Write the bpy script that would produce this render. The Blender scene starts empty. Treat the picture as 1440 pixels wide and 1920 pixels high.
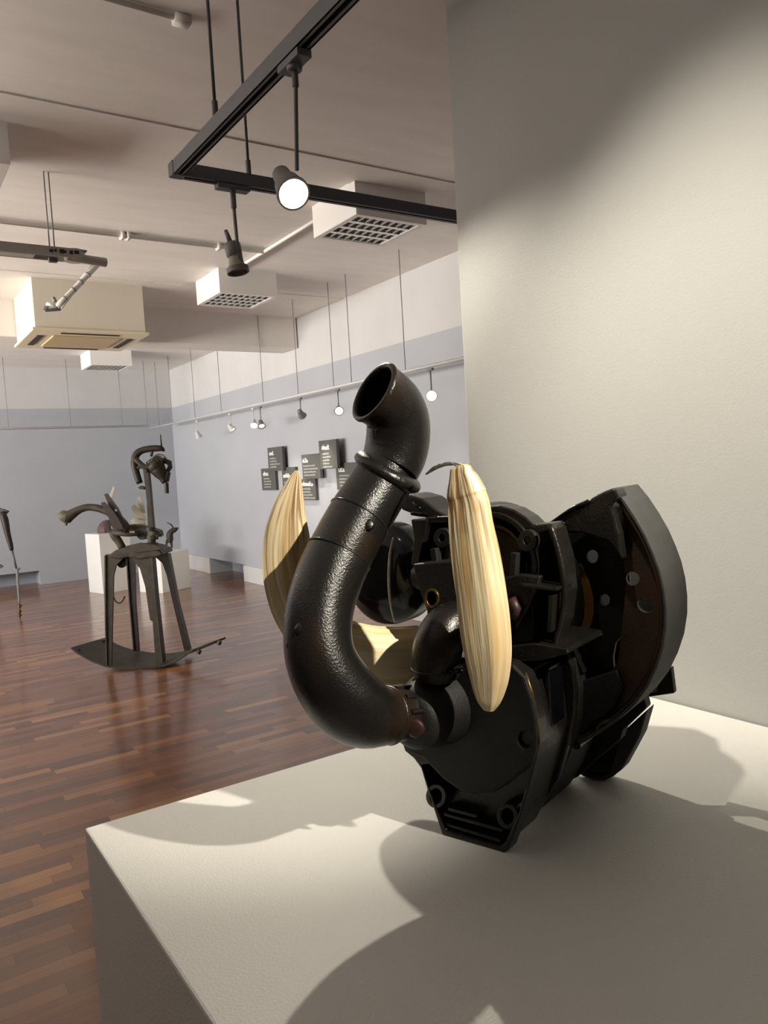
import bpy, bmesh, math, random
from mathutils import Vector, Matrix, noise
random.seed(7)
C = bpy.context.scene.collection
PI = math.pi

# ------------------------------------------------------------------ camera
FPX, CX, CY, H = 1442.0, 720.0, 960.0, 1.45
_Z = Vector((-0.058, 1, 88 / FPX)).normalized()
_u = Vector((-970.0, 32.0, -FPX)).normalized()
_Y = (_u - _Z * _u.dot(_Z)).normalized()
_X = _Y.cross(_Z)
M = Matrix((_X, _Y, _Z))                       # camera axes -> world axes
CAM = Vector((0, 0, H))
cd = bpy.data.cameras.new('camera')
cam = bpy.data.objects.new('camera', cd); C.objects.link(cam)
cd.sensor_fit = 'VERTICAL'; cd.sensor_height = 32.0; cd.sensor_width = 24.0
cd.lens = FPX / 1920 * 32.0
cd.clip_start = 0.02
cam.matrix_world = Matrix.Translation(CAM) @ M.to_4x4()
bpy.context.scene.camera = cam

# ------------------------------------------------------------------ colour management, world
sc = bpy.context.scene
sc.view_settings.view_transform = 'Standard'
sc.view_settings.look = 'None'
sc.view_settings.gamma = 1
sc.view_settings.use_curve_mapping = False
sc.view_settings.exposure = 0.0
w = bpy.data.worlds.new('world'); sc.world = w; w.use_nodes = True
w.node_tree.nodes['Background'].inputs[0].default_value = (0.78, 0.84, 1.0, 1)
w.node_tree.nodes['Background'].inputs[1].default_value = 0.35


def lamp(name, kind, loc, energy, color, target=None, size=0.03, spot=None, blend=0.5, sy=None, spread=180):
    d = bpy.data.lights.new(name, kind)
    d.energy = energy; d.color = color
    if kind == 'AREA':
        d.shape = 'RECTANGLE'; d.size = size; d.size_y = sy; d.spread = math.radians(spread)
    else:
        d.shadow_soft_size = size
    if kind == 'SPOT':
        d.spot_size = math.radians(spot); d.spot_blend = blend
    o = bpy.data.objects.new(name, d); C.objects.link(o); o.location = loc
    if target is not None:
        o.rotation_euler = (Vector(target) - Vector(loc)).to_track_quat('-Z', 'Y').to_euler()
    return o


WARM = (1.0, 0.86, 0.66)
WARM2 = (1.0, 0.92, 0.77)
L1 = Vector((0.954, 1.7505, 2.143))
A1 = Vector((0.76, 0.52, 1.0))
d1 = (A1 - L1).normalized()
lamp('gallery_spot_light', 'SPOT', L1 + d1 * 0.035, 45, WARM2, A1, 0.010, 84, 0.7)
L2 = Vector((0.0, 0.42, 2.80))
lamp('partition_spot_light', 'SPOT', L2, 205, WARM2, L2 + Vector((0.68, 0.215, -0.79)), 0.03, 37, 1.0)
L3 = Vector((0.90, -0.72, 2.36))
lamp('elephant_spot_light', 'SPOT', L3, 260, WARM2, (0.56, 0.70, 1.41), 0.02, 23, 0.9)
# unseen area fill added to brighten the far walls in a daylight tint
lamp('daylight_fill', 'AREA', (-5.6, 8.4, 1.85), 115, (0.86, 0.91, 1.0), (-0.6, 12.1, 1.2), 5.0, sy=1.9, spread=105)
lamp('horse_spot_light', 'SPOT', (0.15, 3.3, 2.5), 60, WARM2, (1.62, 7.0, 0.2), 0.04, 44, 0.9)
lamp('plinth_spot_light', 'SPOT', (0.05, 3.7, 2.6), 620, WARM2, (2.95, 10.0, 0.40), 0.04, 15, 1.0)
lamp('ceiling_fill', 'AREA', (-5.6, 6.5, 1.2), 620, (1.0, 0.93, 0.84), (-1.5, 6.5, 3.6), 9.0, sy=1.0, spread=110)  # unseen area fill added low down to lift the ceiling


# ------------------------------------------------------------------ picture geometry -> world
def ray(px, py):
    return (M @ Vector((px - CX, CY - py, -FPX))).normalized()
def dep(px, py, d):
    return CAM + M @ (Vector((px - CX, CY - py, -FPX)) / FPX * d)
def onz(px, py, z):
    r = ray(px, py); return CAM + r * ((z - H) / r.z)
def onx(px, py, x):
    r = ray(px, py); return CAM + r * (x / r.x)
def ony(px, py, y):
    r = ray(px, py); return CAM + r * (y / r.y)
EO = Vector((.555, .69, 1.0))
EE = Vector((.32, -.945, 0)).normalized()       # sideways axis of the elephant (to the picture's right)
EBK = Vector((.945, .32, 0)).normalized()       # backwards axis of the elephant
UP = Vector((0, 0, 1))
def EB(px, py, b):
    r = ray(px, py); t = (b - (CAM - EO).dot(EBK)) / r.dot(EBK); return CAM + r * t
CRIGHT = M @ Vector((1, 0, 0)); CUP = M @ Vector((0, 1, 0)); CFWD = M @ Vector((0, 0, -1))


# ------------------------------------------------------------------ materials
def mat(name, col, rough=0.5, metal=0.0, coat=0.0, vary=None, vscale=6.0, vstretch=(1, 1, 1), bump=0.0,
        bscale=60.0, emit=None, estr=0.0, coatr=0.1, vpos=(0.35, 0.7), rvary=0.0, bump2=0.0, b2scale=8.0, spec=0.5):
    m = bpy.data.materials.new(name); m.use_nodes = True
    nt = m.node_tree; p = nt.nodes['Principled BSDF']
    p.inputs['Base Color'].default_value = (*col, 1)
    p.inputs['Roughness'].default_value = rough
    p.inputs['Metallic'].default_value = metal
    p.inputs['Coat Weight'].default_value = coat
    p.inputs['Coat Roughness'].default_value = coatr
    p.inputs['Specular IOR Level'].default_value = spec
    tc = nt.nodes.new('ShaderNodeTexCoord')
    mp = nt.nodes.new('ShaderNodeMapping'); nt.links.new(tc.outputs['Object'], mp.inputs['Vector'])
    mp.inputs['Scale'].default_value = vstretch
    if vary:
        n = nt.nodes.new('ShaderNodeTexNoise'); n.inputs['Scale'].default_value = vscale
        n.inputs['Detail'].default_value = 6
        nt.links.new(mp.outputs[0], n.inputs['Vector'])
        r = nt.nodes.new('ShaderNodeValToRGB')
        r.color_ramp.elements[0].position = vpos[0]; r.color_ramp.elements[0].color = (*col, 1)
        r.color_ramp.elements[1].position = vpos[1]; r.color_ramp.elements[1].color = (*vary, 1)
        nt.links.new(n.outputs['Fac'], r.inputs[0]); nt.links.new(r.outputs[0], p.inputs['Base Color'])
        if rvary:
            mr = nt.nodes.new('ShaderNodeMapRange')
            mr.inputs['To Min'].default_value = rough; mr.inputs['To Max'].default_value = rough + rvary
            nt.links.new(n.outputs['Fac'], mr.inputs['Value']); nt.links.new(mr.outputs[0], p.inputs['Roughness'])
    last = None
    for st, s in ((bump, bscale), (bump2, b2scale)):
        if st:
            n2 = nt.nodes.new('ShaderNodeTexNoise'); n2.inputs['Scale'].default_value = s
            n2.inputs['Detail'].default_value = 4
            nt.links.new(tc.outputs['Object'], n2.inputs['Vector'])
            b = nt.nodes.new('ShaderNodeBump'); b.inputs['Strength'].default_value = st
            b.inputs['Distance'].default_value = 0.002
            nt.links.new(n2.outputs['Fac'], b.inputs['Height'])
            if last: nt.links.new(last.outputs[0], b.inputs['Normal'])
            nt.links.new(b.outputs[0], p.inputs['Normal']); last = b
    if emit:
        p.inputs['Emission Color'].default_value = (*emit, 1); p.inputs['Emission Strength'].default_value = estr
    return m


m_white = mat('white_paint', (0.56, 0.555, 0.55), 0.75, vary=(0.53, 0.525, 0.52), vscale=3, bump=0.15, bscale=120)
m_ceil = mat('ceiling_paint', (0.78, 0.75, 0.71), 0.7, vary=(0.72, 0.69, 0.65), vscale=2, vstretch=(1, 4, 1), bump=0.2, bscale=40)
m_blue = mat('blue_grey_paint', (0.395, 0.412, 0.445), 0.7, vary=(0.375, 0.392, 0.425), vscale=2, bump=0.1, bscale=150)
m_part = mat('partition_paint', (0.43, 0.43, 0.42), 0.65, vary=(0.41, 0.41, 0.40), vscale=3, bump=0.12, bscale=260)
m_plinth = mat('plinth_paint', (0.66, 0.655, 0.63), 0.55, vary=(0.63, 0.625, 0.60), vscale=5, bump=0.35, bscale=320)
m_iron = mat('black_painted_iron', (0.005, 0.0048, 0.0046), 0.25, 0.0, 0.1, spec=0.38, vary=(0.012, 0.010, 0.008), vscale=14, bump=0.35,
             bscale=260, rvary=0.15, bump2=0.25, b2scale=40, coatr=0.15)
m_matte = mat('black_matt_metal', (0.008, 0.0078, 0.0076), 0.55, 0.0, 0.0, vary=(0.014, 0.013, 0.012), vscale=20, bump=0.3, bscale=400, spec=0.35)
m_gloss = mat('glossy_black_enamel', (0.003, 0.003, 0.004), 0.14, 0.0, 0.0, spec=0.3)
m_trunk = mat('cast_pipe_black', (0.008, 0.0075, 0.007), 0.21, 0.0, 0.1, vary=(0.032, 0.015, 0.006), vscale=9, bump=0.28,
              bscale=480, rvary=0.14, bump2=0.14, b2scale=60, vpos=(0.5, 0.75), coatr=0.22, spec=0.42)
m_rust = mat('rusty_web_metal', (0.055, 0.024, 0.009), 0.5, 0.0, 0.15, vary=(0.020, 0.012, 0.008), vscale=16, bump=0.4, bscale=220)
m_band = mat('grey_brake_lining', (0.048, 0.047, 0.045), 0.75, vary=(0.040, 0.039, 0.037), vscale=30, bump=0.2, bscale=500)
m_brass = mat('worn_brass', (0.20, 0.12, 0.045), 0.35, 0.8, vary=(0.08, 0.05, 0.02), vscale=90)
m_olive = mat('olive_lacquer', (0.10, 0.065, 0.012), 0.35, 0.2, 0.3, vary=(0.12, 0.035, 0.008), vscale=20)
m_redmark = mat('red_wax_mark', (0.035, 0.008, 0.007), 0.5, vary=(0.02, 0.01, 0.01), vscale=50)
m_silver = mat('silver_wire', (0.62, 0.60, 0.55), 0.3, 0.3, vary=(0.25, 0.24, 0.22), vscale=90)
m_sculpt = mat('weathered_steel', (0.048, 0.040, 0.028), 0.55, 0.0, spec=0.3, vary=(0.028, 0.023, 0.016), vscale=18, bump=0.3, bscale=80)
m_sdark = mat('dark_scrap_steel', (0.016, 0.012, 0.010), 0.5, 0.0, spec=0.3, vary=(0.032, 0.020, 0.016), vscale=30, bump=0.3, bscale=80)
m_spale = mat('pale_bare_lit_steel', (0.30, 0.28, 0.22), 0.5, 0.2, vary=(0.38, 0.34, 0.27), vscale=30)  # lit look of the wing blades put into the colour; bolts share it
m_sgreen = mat('green_patina', (0.10, 0.10, 0.06), 0.6, 0.1, vary=(0.05, 0.05, 0.035), vscale=60)
m_purple = mat('maroon_stone', (0.10, 0.06, 0.06), 0.6, vary=(0.07, 0.04, 0.045), vscale=20)
m_track = mat('dark_track_metal', (0.13, 0.135, 0.155), 0.45, 0.2)  # grey-blue lightened, lamp glare put into the colour
m_slot = mat('track_slot_plastic', (0.015, 0.015, 0.022), 0.5)
m_rod = mat('rod_grey', (0.10, 0.10, 0.11), 0.5, 0.3)
m_lampgrey = mat('lamp_grey', (0.19, 0.18, 0.18), 0.5, 0.2)  # grey raised to carry the glare haze over the unlit spotlight
m_lampcream = mat('lamp_cream', (0.34, 0.31, 0.26), 0.5)
m_wire = mat('wire_grey', (0.26, 0.25, 0.26), 0.6, 0.1)
m_rail = mat('rail_white', (0.55, 0.55, 0.56), 0.4, 0.0)
m_lum = mat('luminaire_white', (0.80, 0.78, 0.75), 0.5)
m_lumdark = mat('luminaire_inside', (0.16, 0.15, 0.15), 0.6)
m_louvre = mat('louvre_aluminium', (0.75, 0.74, 0.70), 0.25, 0.7)
m_cream = mat('aircon_cream', (0.70, 0.63, 0.46), 0.5)
m_casing = mat('aircon_casing', (0.68, 0.63, 0.53), 0.6)
m_tan = mat('aircon_tan', (0.50, 0.40, 0.22), 0.5)
m_dark = mat('dark_gap', (0.03, 0.028, 0.025), 0.8)
m_tray = mat('tray_grey', (0.42, 0.40, 0.36), 0.5, 0.2)
m_pipew = mat('white_conduit', (0.80, 0.79, 0.75), 0.4)
m_sign = mat('charcoal_panel', (0.085, 0.085, 0.080), 0.6)
m_text = mat('white_lettering', (0.85, 0.85, 0.82), 0.6)
m_text2 = mat('grey_lettering', (0.42, 0.42, 0.40), 0.6)
m_glow = mat('lit_bulb', (1, 1, 1), 0.5, emit=(1.0, 0.90, 0.68), estr=26)
m_glow2 = mat('lit_bulb_far', (1, 1, 1), 0.5, emit=(1.0, 0.92, 0.75), estr=5)
m_glow3 = mat('dim_bulb', (0.9, 0.88, 0.8), 0.4, emit=(1.0, 0.92, 0.78), estr=0.7)


def ivory():
    m = mat('ivory_bone', (0.66, 0.55, 0.37), 0.40, 0, 0.12, coatr=0.3)
    nt = m.node_tree; p = nt.nodes['Principled BSDF']; L = nt.links
    tc = nt.nodes.new('ShaderNodeTexCoord')
    def noise_(stretch, dist, detail=7):
        mp = nt.nodes.new('ShaderNodeMapping'); mp.inputs['Scale'].default_value = stretch
        L.new(tc.outputs['UV'], mp.inputs['Vector'])
        n = nt.nodes.new('ShaderNodeTexNoise'); n.inputs['Scale'].default_value = 1.0
        n.inputs['Detail'].default_value = detail; n.inputs['Distortion'].default_value = dist
        L.new(mp.outputs[0], n.inputs['Vector']); return n.outputs['Fac']
    def ramp(src, lo, hi, c0, c1):
        r = nt.nodes.new('ShaderNodeValToRGB')
        r.color_ramp.elements[0].position = lo; r.color_ramp.elements[0].color = c0
        r.color_ramp.elements[1].position = hi; r.color_ramp.elements[1].color = c1
        L.new(src, r.inputs[0]); return r.outputs[0]
    na = noise_((8, 1.6, 1), 0.4); nb = noise_((11, 2.6, 1), 0.9); nc = noise_((30, 3, 1), 0.5)
    base = ramp(na, 0.40, 0.66, (0.80, 0.68, 0.45, 1), (0.60, 0.41, 0.18, 1))
    st = ramp(nb, 0.47, 0.60, (0, 0, 0, 1), (1, 1, 1, 1))
    sep = nt.nodes.new('ShaderNodeSeparateXYZ'); L.new(tc.outputs['UV'], sep.inputs[0])
    mr = nt.nodes.new('ShaderNodeMapRange')
    mr.inputs['From Min'].default_value = 0.52; mr.inputs['From Max'].default_value = 0.12
    mr.inputs['To Min'].default_value = 0.0; mr.inputs['To Max'].default_value = 0.85
    L.new(sep.outputs['Y'], mr.inputs['Value'])
    mu = nt.nodes.new('ShaderNodeMath'); mu.operation = 'MULTIPLY'; L.new(st, mu.inputs[0]); L.new(mr.outputs[0], mu.inputs[1])
    mx = nt.nodes.new('ShaderNodeMixRGB'); L.new(mu.outputs[0], mx.inputs[0]); L.new(base, mx.inputs[1])
    mx.inputs[2].default_value = (0.13, 0.055, 0.018, 1)
    L.new(mx.outputs[0], p.inputs['Base Color'])
    ad = nt.nodes.new('ShaderNodeMath'); ad.operation = 'ADD'; L.new(nc, ad.inputs[0]); L.new(na, ad.inputs[1])
    b = nt.nodes.new('ShaderNodeBump'); b.inputs['Strength'].default_value = 0.35; b.inputs['Distance'].default_value = 0.002
    L.new(ad.outputs[0], b.inputs['Height']); L.new(b.outputs[0], p.inputs['Normal'])
    return m
m_ivory = ivory()


def parquet():
    m = bpy.data.materials.new('parquet_strips'); m.use_nodes = True
    nt = m.node_tree; L = nt.links; N = nt.nodes; p = N['Principled BSDF']
    tc = N.new('ShaderNodeTexCoord'); sep = N.new('ShaderNodeSeparateXYZ'); L.new(tc.outputs['Object'], sep.inputs[0])
    def math_(op, a, b=None):
        n = N.new('ShaderNodeMath'); n.operation = op
        for i, v in enumerate((a, b)):
            if v is None: continue
            if isinstance(v, (int, float)): n.inputs[i].default_value = v
            else: L.new(v, n.inputs[i])
        return n.outputs[0]
    yy = math_('DIVIDE', sep.outputs['Y'], 0.062)
    row = math_('FLOOR', yy)
    wn = N.new('ShaderNodeTexWhiteNoise'); wn.noise_dimensions = '1D'; L.new(row, wn.inputs['W'])
    xx = math_('ADD', math_('DIVIDE', sep.outputs['X'], 0.42), math_('MULTIPLY', wn.outputs['Value'], 7.0))
    col = math_('FLOOR', xx)
    cmb = N.new('ShaderNodeCombineXYZ'); L.new(row, cmb.inputs[0]); L.new(col, cmb.inputs[1])
    w2 = N.new('ShaderNodeTexWhiteNoise'); w2.noise_dimensions = '2D'; L.new(cmb.outputs[0], w2.inputs['Vector'])
    r = N.new('ShaderNodeValToRGB'); cr = r.color_ramp
    cr.elements[0].color = (0.107, 0.038, 0.016, 1); cr.elements[0].position = 0
    cr.elements[1].color = (0.361, 0.168, 0.054, 1); cr.elements[1].position = 1
    for pos, c in ((0.3, (0.150, 0.052, 0.017, 1)), (0.6, (0.198, 0.072, 0.022, 1)), (0.85, (0.258, 0.101, 0.030, 1))):
        e = cr.elements.new(pos); e.color = c
    L.new(w2.outputs['Value'], r.inputs[0])
    mp = N.new('ShaderNodeMapping'); mp.inputs['Scale'].default_value = (2.5, 45, 1); L.new(tc.outputs['Object'], mp.inputs['Vector'])
    n = N.new('ShaderNodeTexNoise'); n.inputs['Scale'].default_value = 2; n.inputs['Detail'].default_value = 5
    L.new(mp.outputs[0], n.inputs['Vector'])
    mr = N.new('ShaderNodeMapRange'); mr.inputs['To Min'].default_value = 0.7; mr.inputs['To Max'].default_value = 1.25
    L.new(n.outputs['Fac'], mr.inputs['Value'])
    # thin dark joints between strips
    fy = math_('FRACT', yy); fx = math_('FRACT', xx)
    jy = math_('GREATER_THAN', fy, 0.035); jx = math_('GREATER_THAN', fx, 0.006)
    j = math_('ADD', math_('MULTIPLY', math_('MULTIPLY', jy, jx), 0.45), 0.55)
    k = math_('MULTIPLY', mr.outputs[0], j)
    mx = N.new('ShaderNodeVectorMath'); mx.operation = 'SCALE'; L.new(r.outputs[0], mx.inputs[0]); L.new(k, mx.inputs['Scale'])
    L.new(mx.outputs[0], p.inputs['Base Color'])
    p.inputs['Roughness'].default_value = 0.32
    p.inputs['Coat Weight'].default_value = 0.55; p.inputs['Coat Roughness'].default_value = 0.15
    nb = N.new('ShaderNodeTexNoise'); nb.inputs['Scale'].default_value = 6; nb.inputs['Detail'].default_value = 3
    mp2 = N.new('ShaderNodeMapping'); mp2.inputs['Scale'].default_value = (0.6, 3, 1); L.new(tc.outputs['Object'], mp2.inputs['Vector'])
    L.new(mp2.outputs[0], nb.inputs['Vector'])
    b = N.new('ShaderNodeBump'); b.inputs['Strength'].default_value = 0.12; b.inputs['Distance'].default_value = 0.01
    L.new(nb.outputs['Fac'], b.inputs['Height']); L.new(b.outputs[0], p.inputs['Normal']); L.new(b.outputs[0], p.inputs['Coat Normal'])
    return m
m_floor = parquet()


# ------------------------------------------------------------------ mesh helpers
def root_of(o):
    while o.parent is not None: o = o.parent
    return o
class G:
    """collects shapes (world coordinates) and links them as one mesh object"""
    def __init__(s): s.v = []; s.f = []; s.mi = []; s.cur = 0; s.zmin = None
    def add(s, vs, fs):
        n = len(s.v); s.v += [Vector(v) for v in vs]
        for f in fs: s.f.append([i + n for i in f]); s.mi.append(s.cur)
        return n
    def box(s, a, b):
        (x0, y0, z0), (x1, y1, z1) = a, b
        vs = [(x, y, z) for x in (x0, x1) for y in (y0, y1) for z in (z0, z1)]
        s.add(vs, [(0, 1, 3, 2), (4, 6, 7, 5), (0, 4, 5, 1), (2, 3, 7, 6), (0, 2, 6, 4), (1, 5, 7, 3)]); return s
    def obox(s, c, ax, ay, az):
        c, ax, ay, az = (Vector(k) for k in (c, ax, ay, az))
        vs = [c + ax * i + ay * j + az * k for i in (-1, 1) for j in (-1, 1) for k in (-1, 1)]
        s.add(vs, [(0, 1, 3, 2), (4, 6, 7, 5), (0, 4, 5, 1), (2, 3, 7, 6), (0, 2, 6, 4), (1, 5, 7, 3)]); return s
    def bar(s, a, b, wdt, thk, side=None):
        a, b = Vector(a), Vector(b); d = (b - a); l = d.length; d.normalize()
        sd = Vector(side) if side is not None else d.cross(UP)
        if sd.length < 1e-4: sd = Vector((1, 0, 0))
        sd = (sd - d * sd.dot(d)).normalized(); t = d.cross(sd)
        return s.obox((a + b) / 2, d * l / 2, sd * wdt / 2, t * thk / 2)
    def prism(s, poly, vec, holes=()):
        """planar outline (with holes) given thickness along vec"""
        vec = Vector(vec)
        bm = bmesh.new(); loops = []
        for lp in [poly] + list(holes):
            vs = [bm.verts.new(Vector(q)) for q in lp]
            for i in range(len(vs)): bm.edges.new((vs[i], vs[(i + 1) % len(vs)]))
            loops.append(len(lp))
        bm.verts.index_update()
        bmesh.ops.triangle_fill(bm, use_beauty=True, use_dissolve=False, edges=bm.edges[:], normal=vec.normalized())
        bm.verts.index_update()
        pts = [v.co.copy() for v in bm.verts]; tris = []
        for f in bm.faces:
            idx = [v.index for v in f.verts]
            if f.normal.dot(vec) > 0: idx.reverse()
            tris.append(idx)
        bm.free(); n = len(pts)
        fs = tris + [[i + n for i in reversed(t)] for t in tris]
        k = 0
        for c in loops:
            for i in range(c):
                a, b = k + i, k + (i + 1) % c
                fs.append([a, b, b + n, a + n])
            k += c
        s.add(pts + [q + vec for q in pts], fs); return s
    def rings(s, rings, closed_ends=(True, True), uv=False):
        """rings: list of lists of points, same count"""
        n = len(rings[0]); base = len(s.v)
        vs = [q for r in rings for q in r]; fs = []
        for i in range(len(rings) - 1):
            for j in range(n):
                a = i * n + j; b = i * n + (j + 1) % n
                fs.append([a, b, b + n, a + n])
        if closed_ends[0]: fs.append(list(range(n))[::-1])
        if closed_ends[1]: fs.append([(len(rings) - 1) * n + j for j in range(n)])
        s.add(vs, fs); return s
    def tube(s, path, rad, seg=16, caps=(True, True), sub=1):
        path = [Vector(p) for p in path]
        if not hasattr(rad, '__len__'): rad = [rad] * len(path)
        if sub > 1: path, rad = smooth_path(path, rad, sub)
        rs = []; up = None
        for i, p in enumerate(path):
            t = (path[min(i + 1, len(path) - 1)] - path[max(i - 1, 0)]).normalized()
            if up is None:
                up = UP if abs(t.z) < 0.9 else Vector((1, 0, 0))
            x = (up - t * up.dot(t)).normalized(); y = t.cross(x); up = x
            rs.append([p + (x * math.cos(2 * PI * j / seg) + y * math.sin(2 * PI * j / seg)) * rad[i] for j in range(seg)])
        return s.rings(rs, caps)
    def lathe(s, o, axis, prof, seg=32, closed=False):
        """prof: list of (distance along axis, radius)"""
        o, axis = Vector(o), Vector(axis).normalized()
        x = axis.cross(UP)
        if x.length < 1e-3: x = Vector((1, 0, 0))
        x.normalize(); y = axis.cross(x)
        rs = [[o + axis * a + (x * math.cos(2 * PI * j / seg) + y * math.sin(2 * PI * j / seg)) * max(r, 1e-4)
               for j in range(seg)] for a, r in prof]
        if closed: rs.append(rs[0]); return s.rings(rs, (False, False))
        return s.rings(rs)
    def obj(s, name, mats, parent=None, smooth=None, bevel=0, bseg=2, subd=0, rough=None):
        me = bpy.data.meshes.new(name)
        off = Vector((0, 0, 0)); q = parent
        while q is not None: off += q.location; q = q.parent
        if s.zmin is not None or (parent is not None and root_of(parent).name.startswith('elephant')):
            zm = 1.0004 if s.zmin is None else s.zmin
            for v in s.v: v.z = max(v.z, zm)
        me.from_pydata([v - off for v in s.v], [], s.f)
        bm = bmesh.new(); bm.from_mesh(me)
        bmesh.ops.recalc_face_normals(bm, faces=bm.faces[:]); bm.to_mesh(me); bm.free()
        if not isinstance(mats, (list, tuple)): mats = [mats]
        for m_ in mats: me.materials.append(m_)
        for p_, mi in zip(me.polygons, s.mi): p_.material_index = min(mi, len(mats) - 1)
        if smooth:
            me.shade_smooth()
            if smooth is not True: me.set_sharp_from_angle(angle=math.radians(smooth))
        o = bpy.data.objects.new(name, me); C.objects.link(o)
        if parent is not None: o.parent = parent
        if bevel:
            b = o.modifiers.new('bevel', 'BEVEL'); b.width = bevel; b.segments = bseg
            b.limit_method = 'ANGLE'; b.angle_limit = math.radians(35)
        if subd:
            b = o.modifiers.new('sub', 'SUBSURF'); b.levels = subd; b.render_levels = subd
        return o


def smooth_path(path, rad, sub):
    """Catmull-Rom resampling of a path with radii"""
    P2, R2 = [], []; n = len(path)
    for i in range(n - 1):
        p0, p1, p2, p3 = path[max(i - 1, 0)], path[i], path[i + 1], path[min(i + 2, n - 1)]
        r0, r1, r2, r3 = rad[max(i - 1, 0)], rad[i], rad[i + 1], rad[min(i + 2, n - 1)]
        for k in range(sub):
            t = k / sub
            f = lambda a, b, c, d: 0.5 * ((2 * b) + (c - a) * t + (2 * a - 5 * b + 4 * c - d) * t * t + (3 * b - a - 3 * c + d) * t ** 3)
            P2.append(f(p0, p1, p2, p3)); R2.append(f(r0, r1, r2, r3))
    P2.append(path[-1]); R2.append(rad[-1]); return P2, R2


def thing(name, label, cat, loc, group=None):
    o = bpy.data.objects.new(name, None); C.objects.link(o); o.empty_display_size = 0.05
    o.location = loc; o['label'] = label; o['category'] = cat
    if group: o['group'] = group
    return o
def tag(o, label, cat, group=None):
    o['label'] = label; o['category'] = cat
    if group: o['group'] = group
    return o
def struct(o): o['kind'] = 'structure'; return o
def dup(root, loc, label, group=None):
    r = root.copy(); C.objects.link(r); r.location = loc; r['label'] = label
    if group: r['group'] = group
    for ch in list(root.children):
        c = ch.copy(); C.objects.link(c); c.parent = r
        for g in list(ch.children):
            d = g.copy(); C.objects.link(d); d.parent = c
    return r
def circ(cx, cy, rx, ry=None, n=20, rot=0.0):
    ry = ry or rx; c_, s_ = math.cos(rot), math.sin(rot)
    return [(cx + rx * math.cos(2 * PI * i / n) * c_ - ry * math.sin(2 * PI * i / n) * s_,
             cy + rx * math.cos(2 * PI * i / n) * s_ + ry * math.sin(2 * PI * i / n) * c_) for i in range(n)]
def eb(pts, b): return [EB(x, y, b) for x, y in pts]

# ================================================================== THE ROOM
XR, YB, ZC = 4.13, 12.10, 3.15
g = G(); g.box((-6, -4, -0.1), (5.2, 13, 0)); struct(g.obj('floor', m_floor))
g = G(); g.box((-6, -4, ZC), (5.2, 13, ZC + 0.2))
struct(g.obj('ceiling', m_ceil))
g = G(); g.box((-6, 3.70, ZC - 0.008), (XR, 3.98, ZC)); struct(g.obj('trim_2', m_ceil))
g = G(); g.box((-6, 6.70, ZC - 0.008), (XR, 7.717, ZC)); struct(g.obj('trim_3', m_ceil))
g = G(); g.box((-6, 7.717, 2.81), (XR, 8.10, ZC)); struct(g.obj('trim_1', m_ceil, bevel=0.006))
# right-hand wall: blue boards to 2.55 m, white above, a low niche with no skirting
g = G(); WZ = 2.55
for y0, y1, z0 in ((-4, 9.62, 0), (9.62, 10.86, 0.225), (10.86, YB + 0.2, 0)):
    g.cur = 0; g.box((XR, y0, z0), (XR + 0.4, y1, WZ))
    g.cur = 1; g.box((XR + 0.012, y0, WZ), (XR + 0.4, y1, ZC))
g.cur = 0; g.box((XR + 0.34, 9.5, 0), (XR + 0.4, 11, 0.3))
struct(g.obj('wall_right', [m_blue, m_white]))
g = G()
for x0, x1, z0 in ((-6, 0.2, 0), (0.2, 2.0, 0.205), (2.0, XR + 0.2, 0)):
    g.cur = 0; g.box((x0, YB, z0), (x1, YB + 0.4, WZ))
    g.cur = 1; g.box((x0, YB + 0.012, WZ), (x1, YB + 0.4, ZC))
g.cur = 0; g.box((0.1, YB + 0.3, 0), (2.1, YB + 0.4, 0.3))
struct(g.obj('wall_back', [m_blue, m_white]))
g = G(); g.box((XR - 0.02, 4.0, 0), (XR, 9.62, 0.215)); g.box((XR - 0.02, 10.86, 0), (XR, YB, 0.225))
struct(g.obj('baseboard_right', m_white, bevel=0.004))
# grey partition beside the near plinth
g = G(); g.box((1.160, -4, 0), (1.30, 1.370, ZC)); struct(g.obj('wall_partition', m_part, bevel=0.003))
# the side of the hall behind and left of the camera (seen only in reflections)
g = G(); g.box((-6, -4.2, 0), (5.2, -4, ZC)); struct(g.obj('wall_rear', m_blue))
g = G(); g.box((-6.2, -4.2, 0), (-6, 2.0, ZC)); g.box((-6.2, 2, 0), (-6, 13, 0.9)); g.box((-6.2, 2, 2.8), (-6, 13, ZC))
for y in (2, 4.6, 7.2, 9.8, 12.6): g.box((-6.2, y, 0.9), (-6, y + 0.5, 2.8))
struct(g.obj('wall_left', m_white))
g = G(); g.box((-1.35, -4.0, 0), (-1.2, 4.2, 2.5)); struct(g.obj('wall_light_block', m_part))  # unseen screen added to keep the fill lights off the near plinth

# conduits on the ceiling
g = G(); g.tube([(-3, 5.43, ZC - 0.02), (2.66, 5.43, ZC - 0.02)], 0.016, 10)
for x in (1.6, 1.64, 2.3): g.box((x - 0.012, 5.40, ZC - 0.045), (x + 0.012, 5.46, ZC))
tag(g.obj('conduit', m_ceil, smooth=True), 'thin painted conduit running crosswise on the ceiling behind the unlit spotlight', 'conduit')
g = G(); g.tube([(2.67, 4.45, ZC - 0.02), (2.67, 5.35, ZC - 0.02), (2.67, 6.02, ZC - 0.02)], 0.013, 10)
tag(g.obj('conduit', m_pipew, smooth=True), 'short white conduit on the ceiling linking two square light fittings', 'conduit')
g = G(); g.tube([(-1, 2.80, ZC - 0.012), (1.10, 2.815, ZC - 0.012)], 0.010, 8); g.box((1.08, 2.79, ZC - 0.03), (1.14, 2.84, ZC))
tag(g.obj('conduit', m_ceil, smooth=True), 'painted conduit with end clip at the top left ceiling edge', 'conduit')

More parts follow.
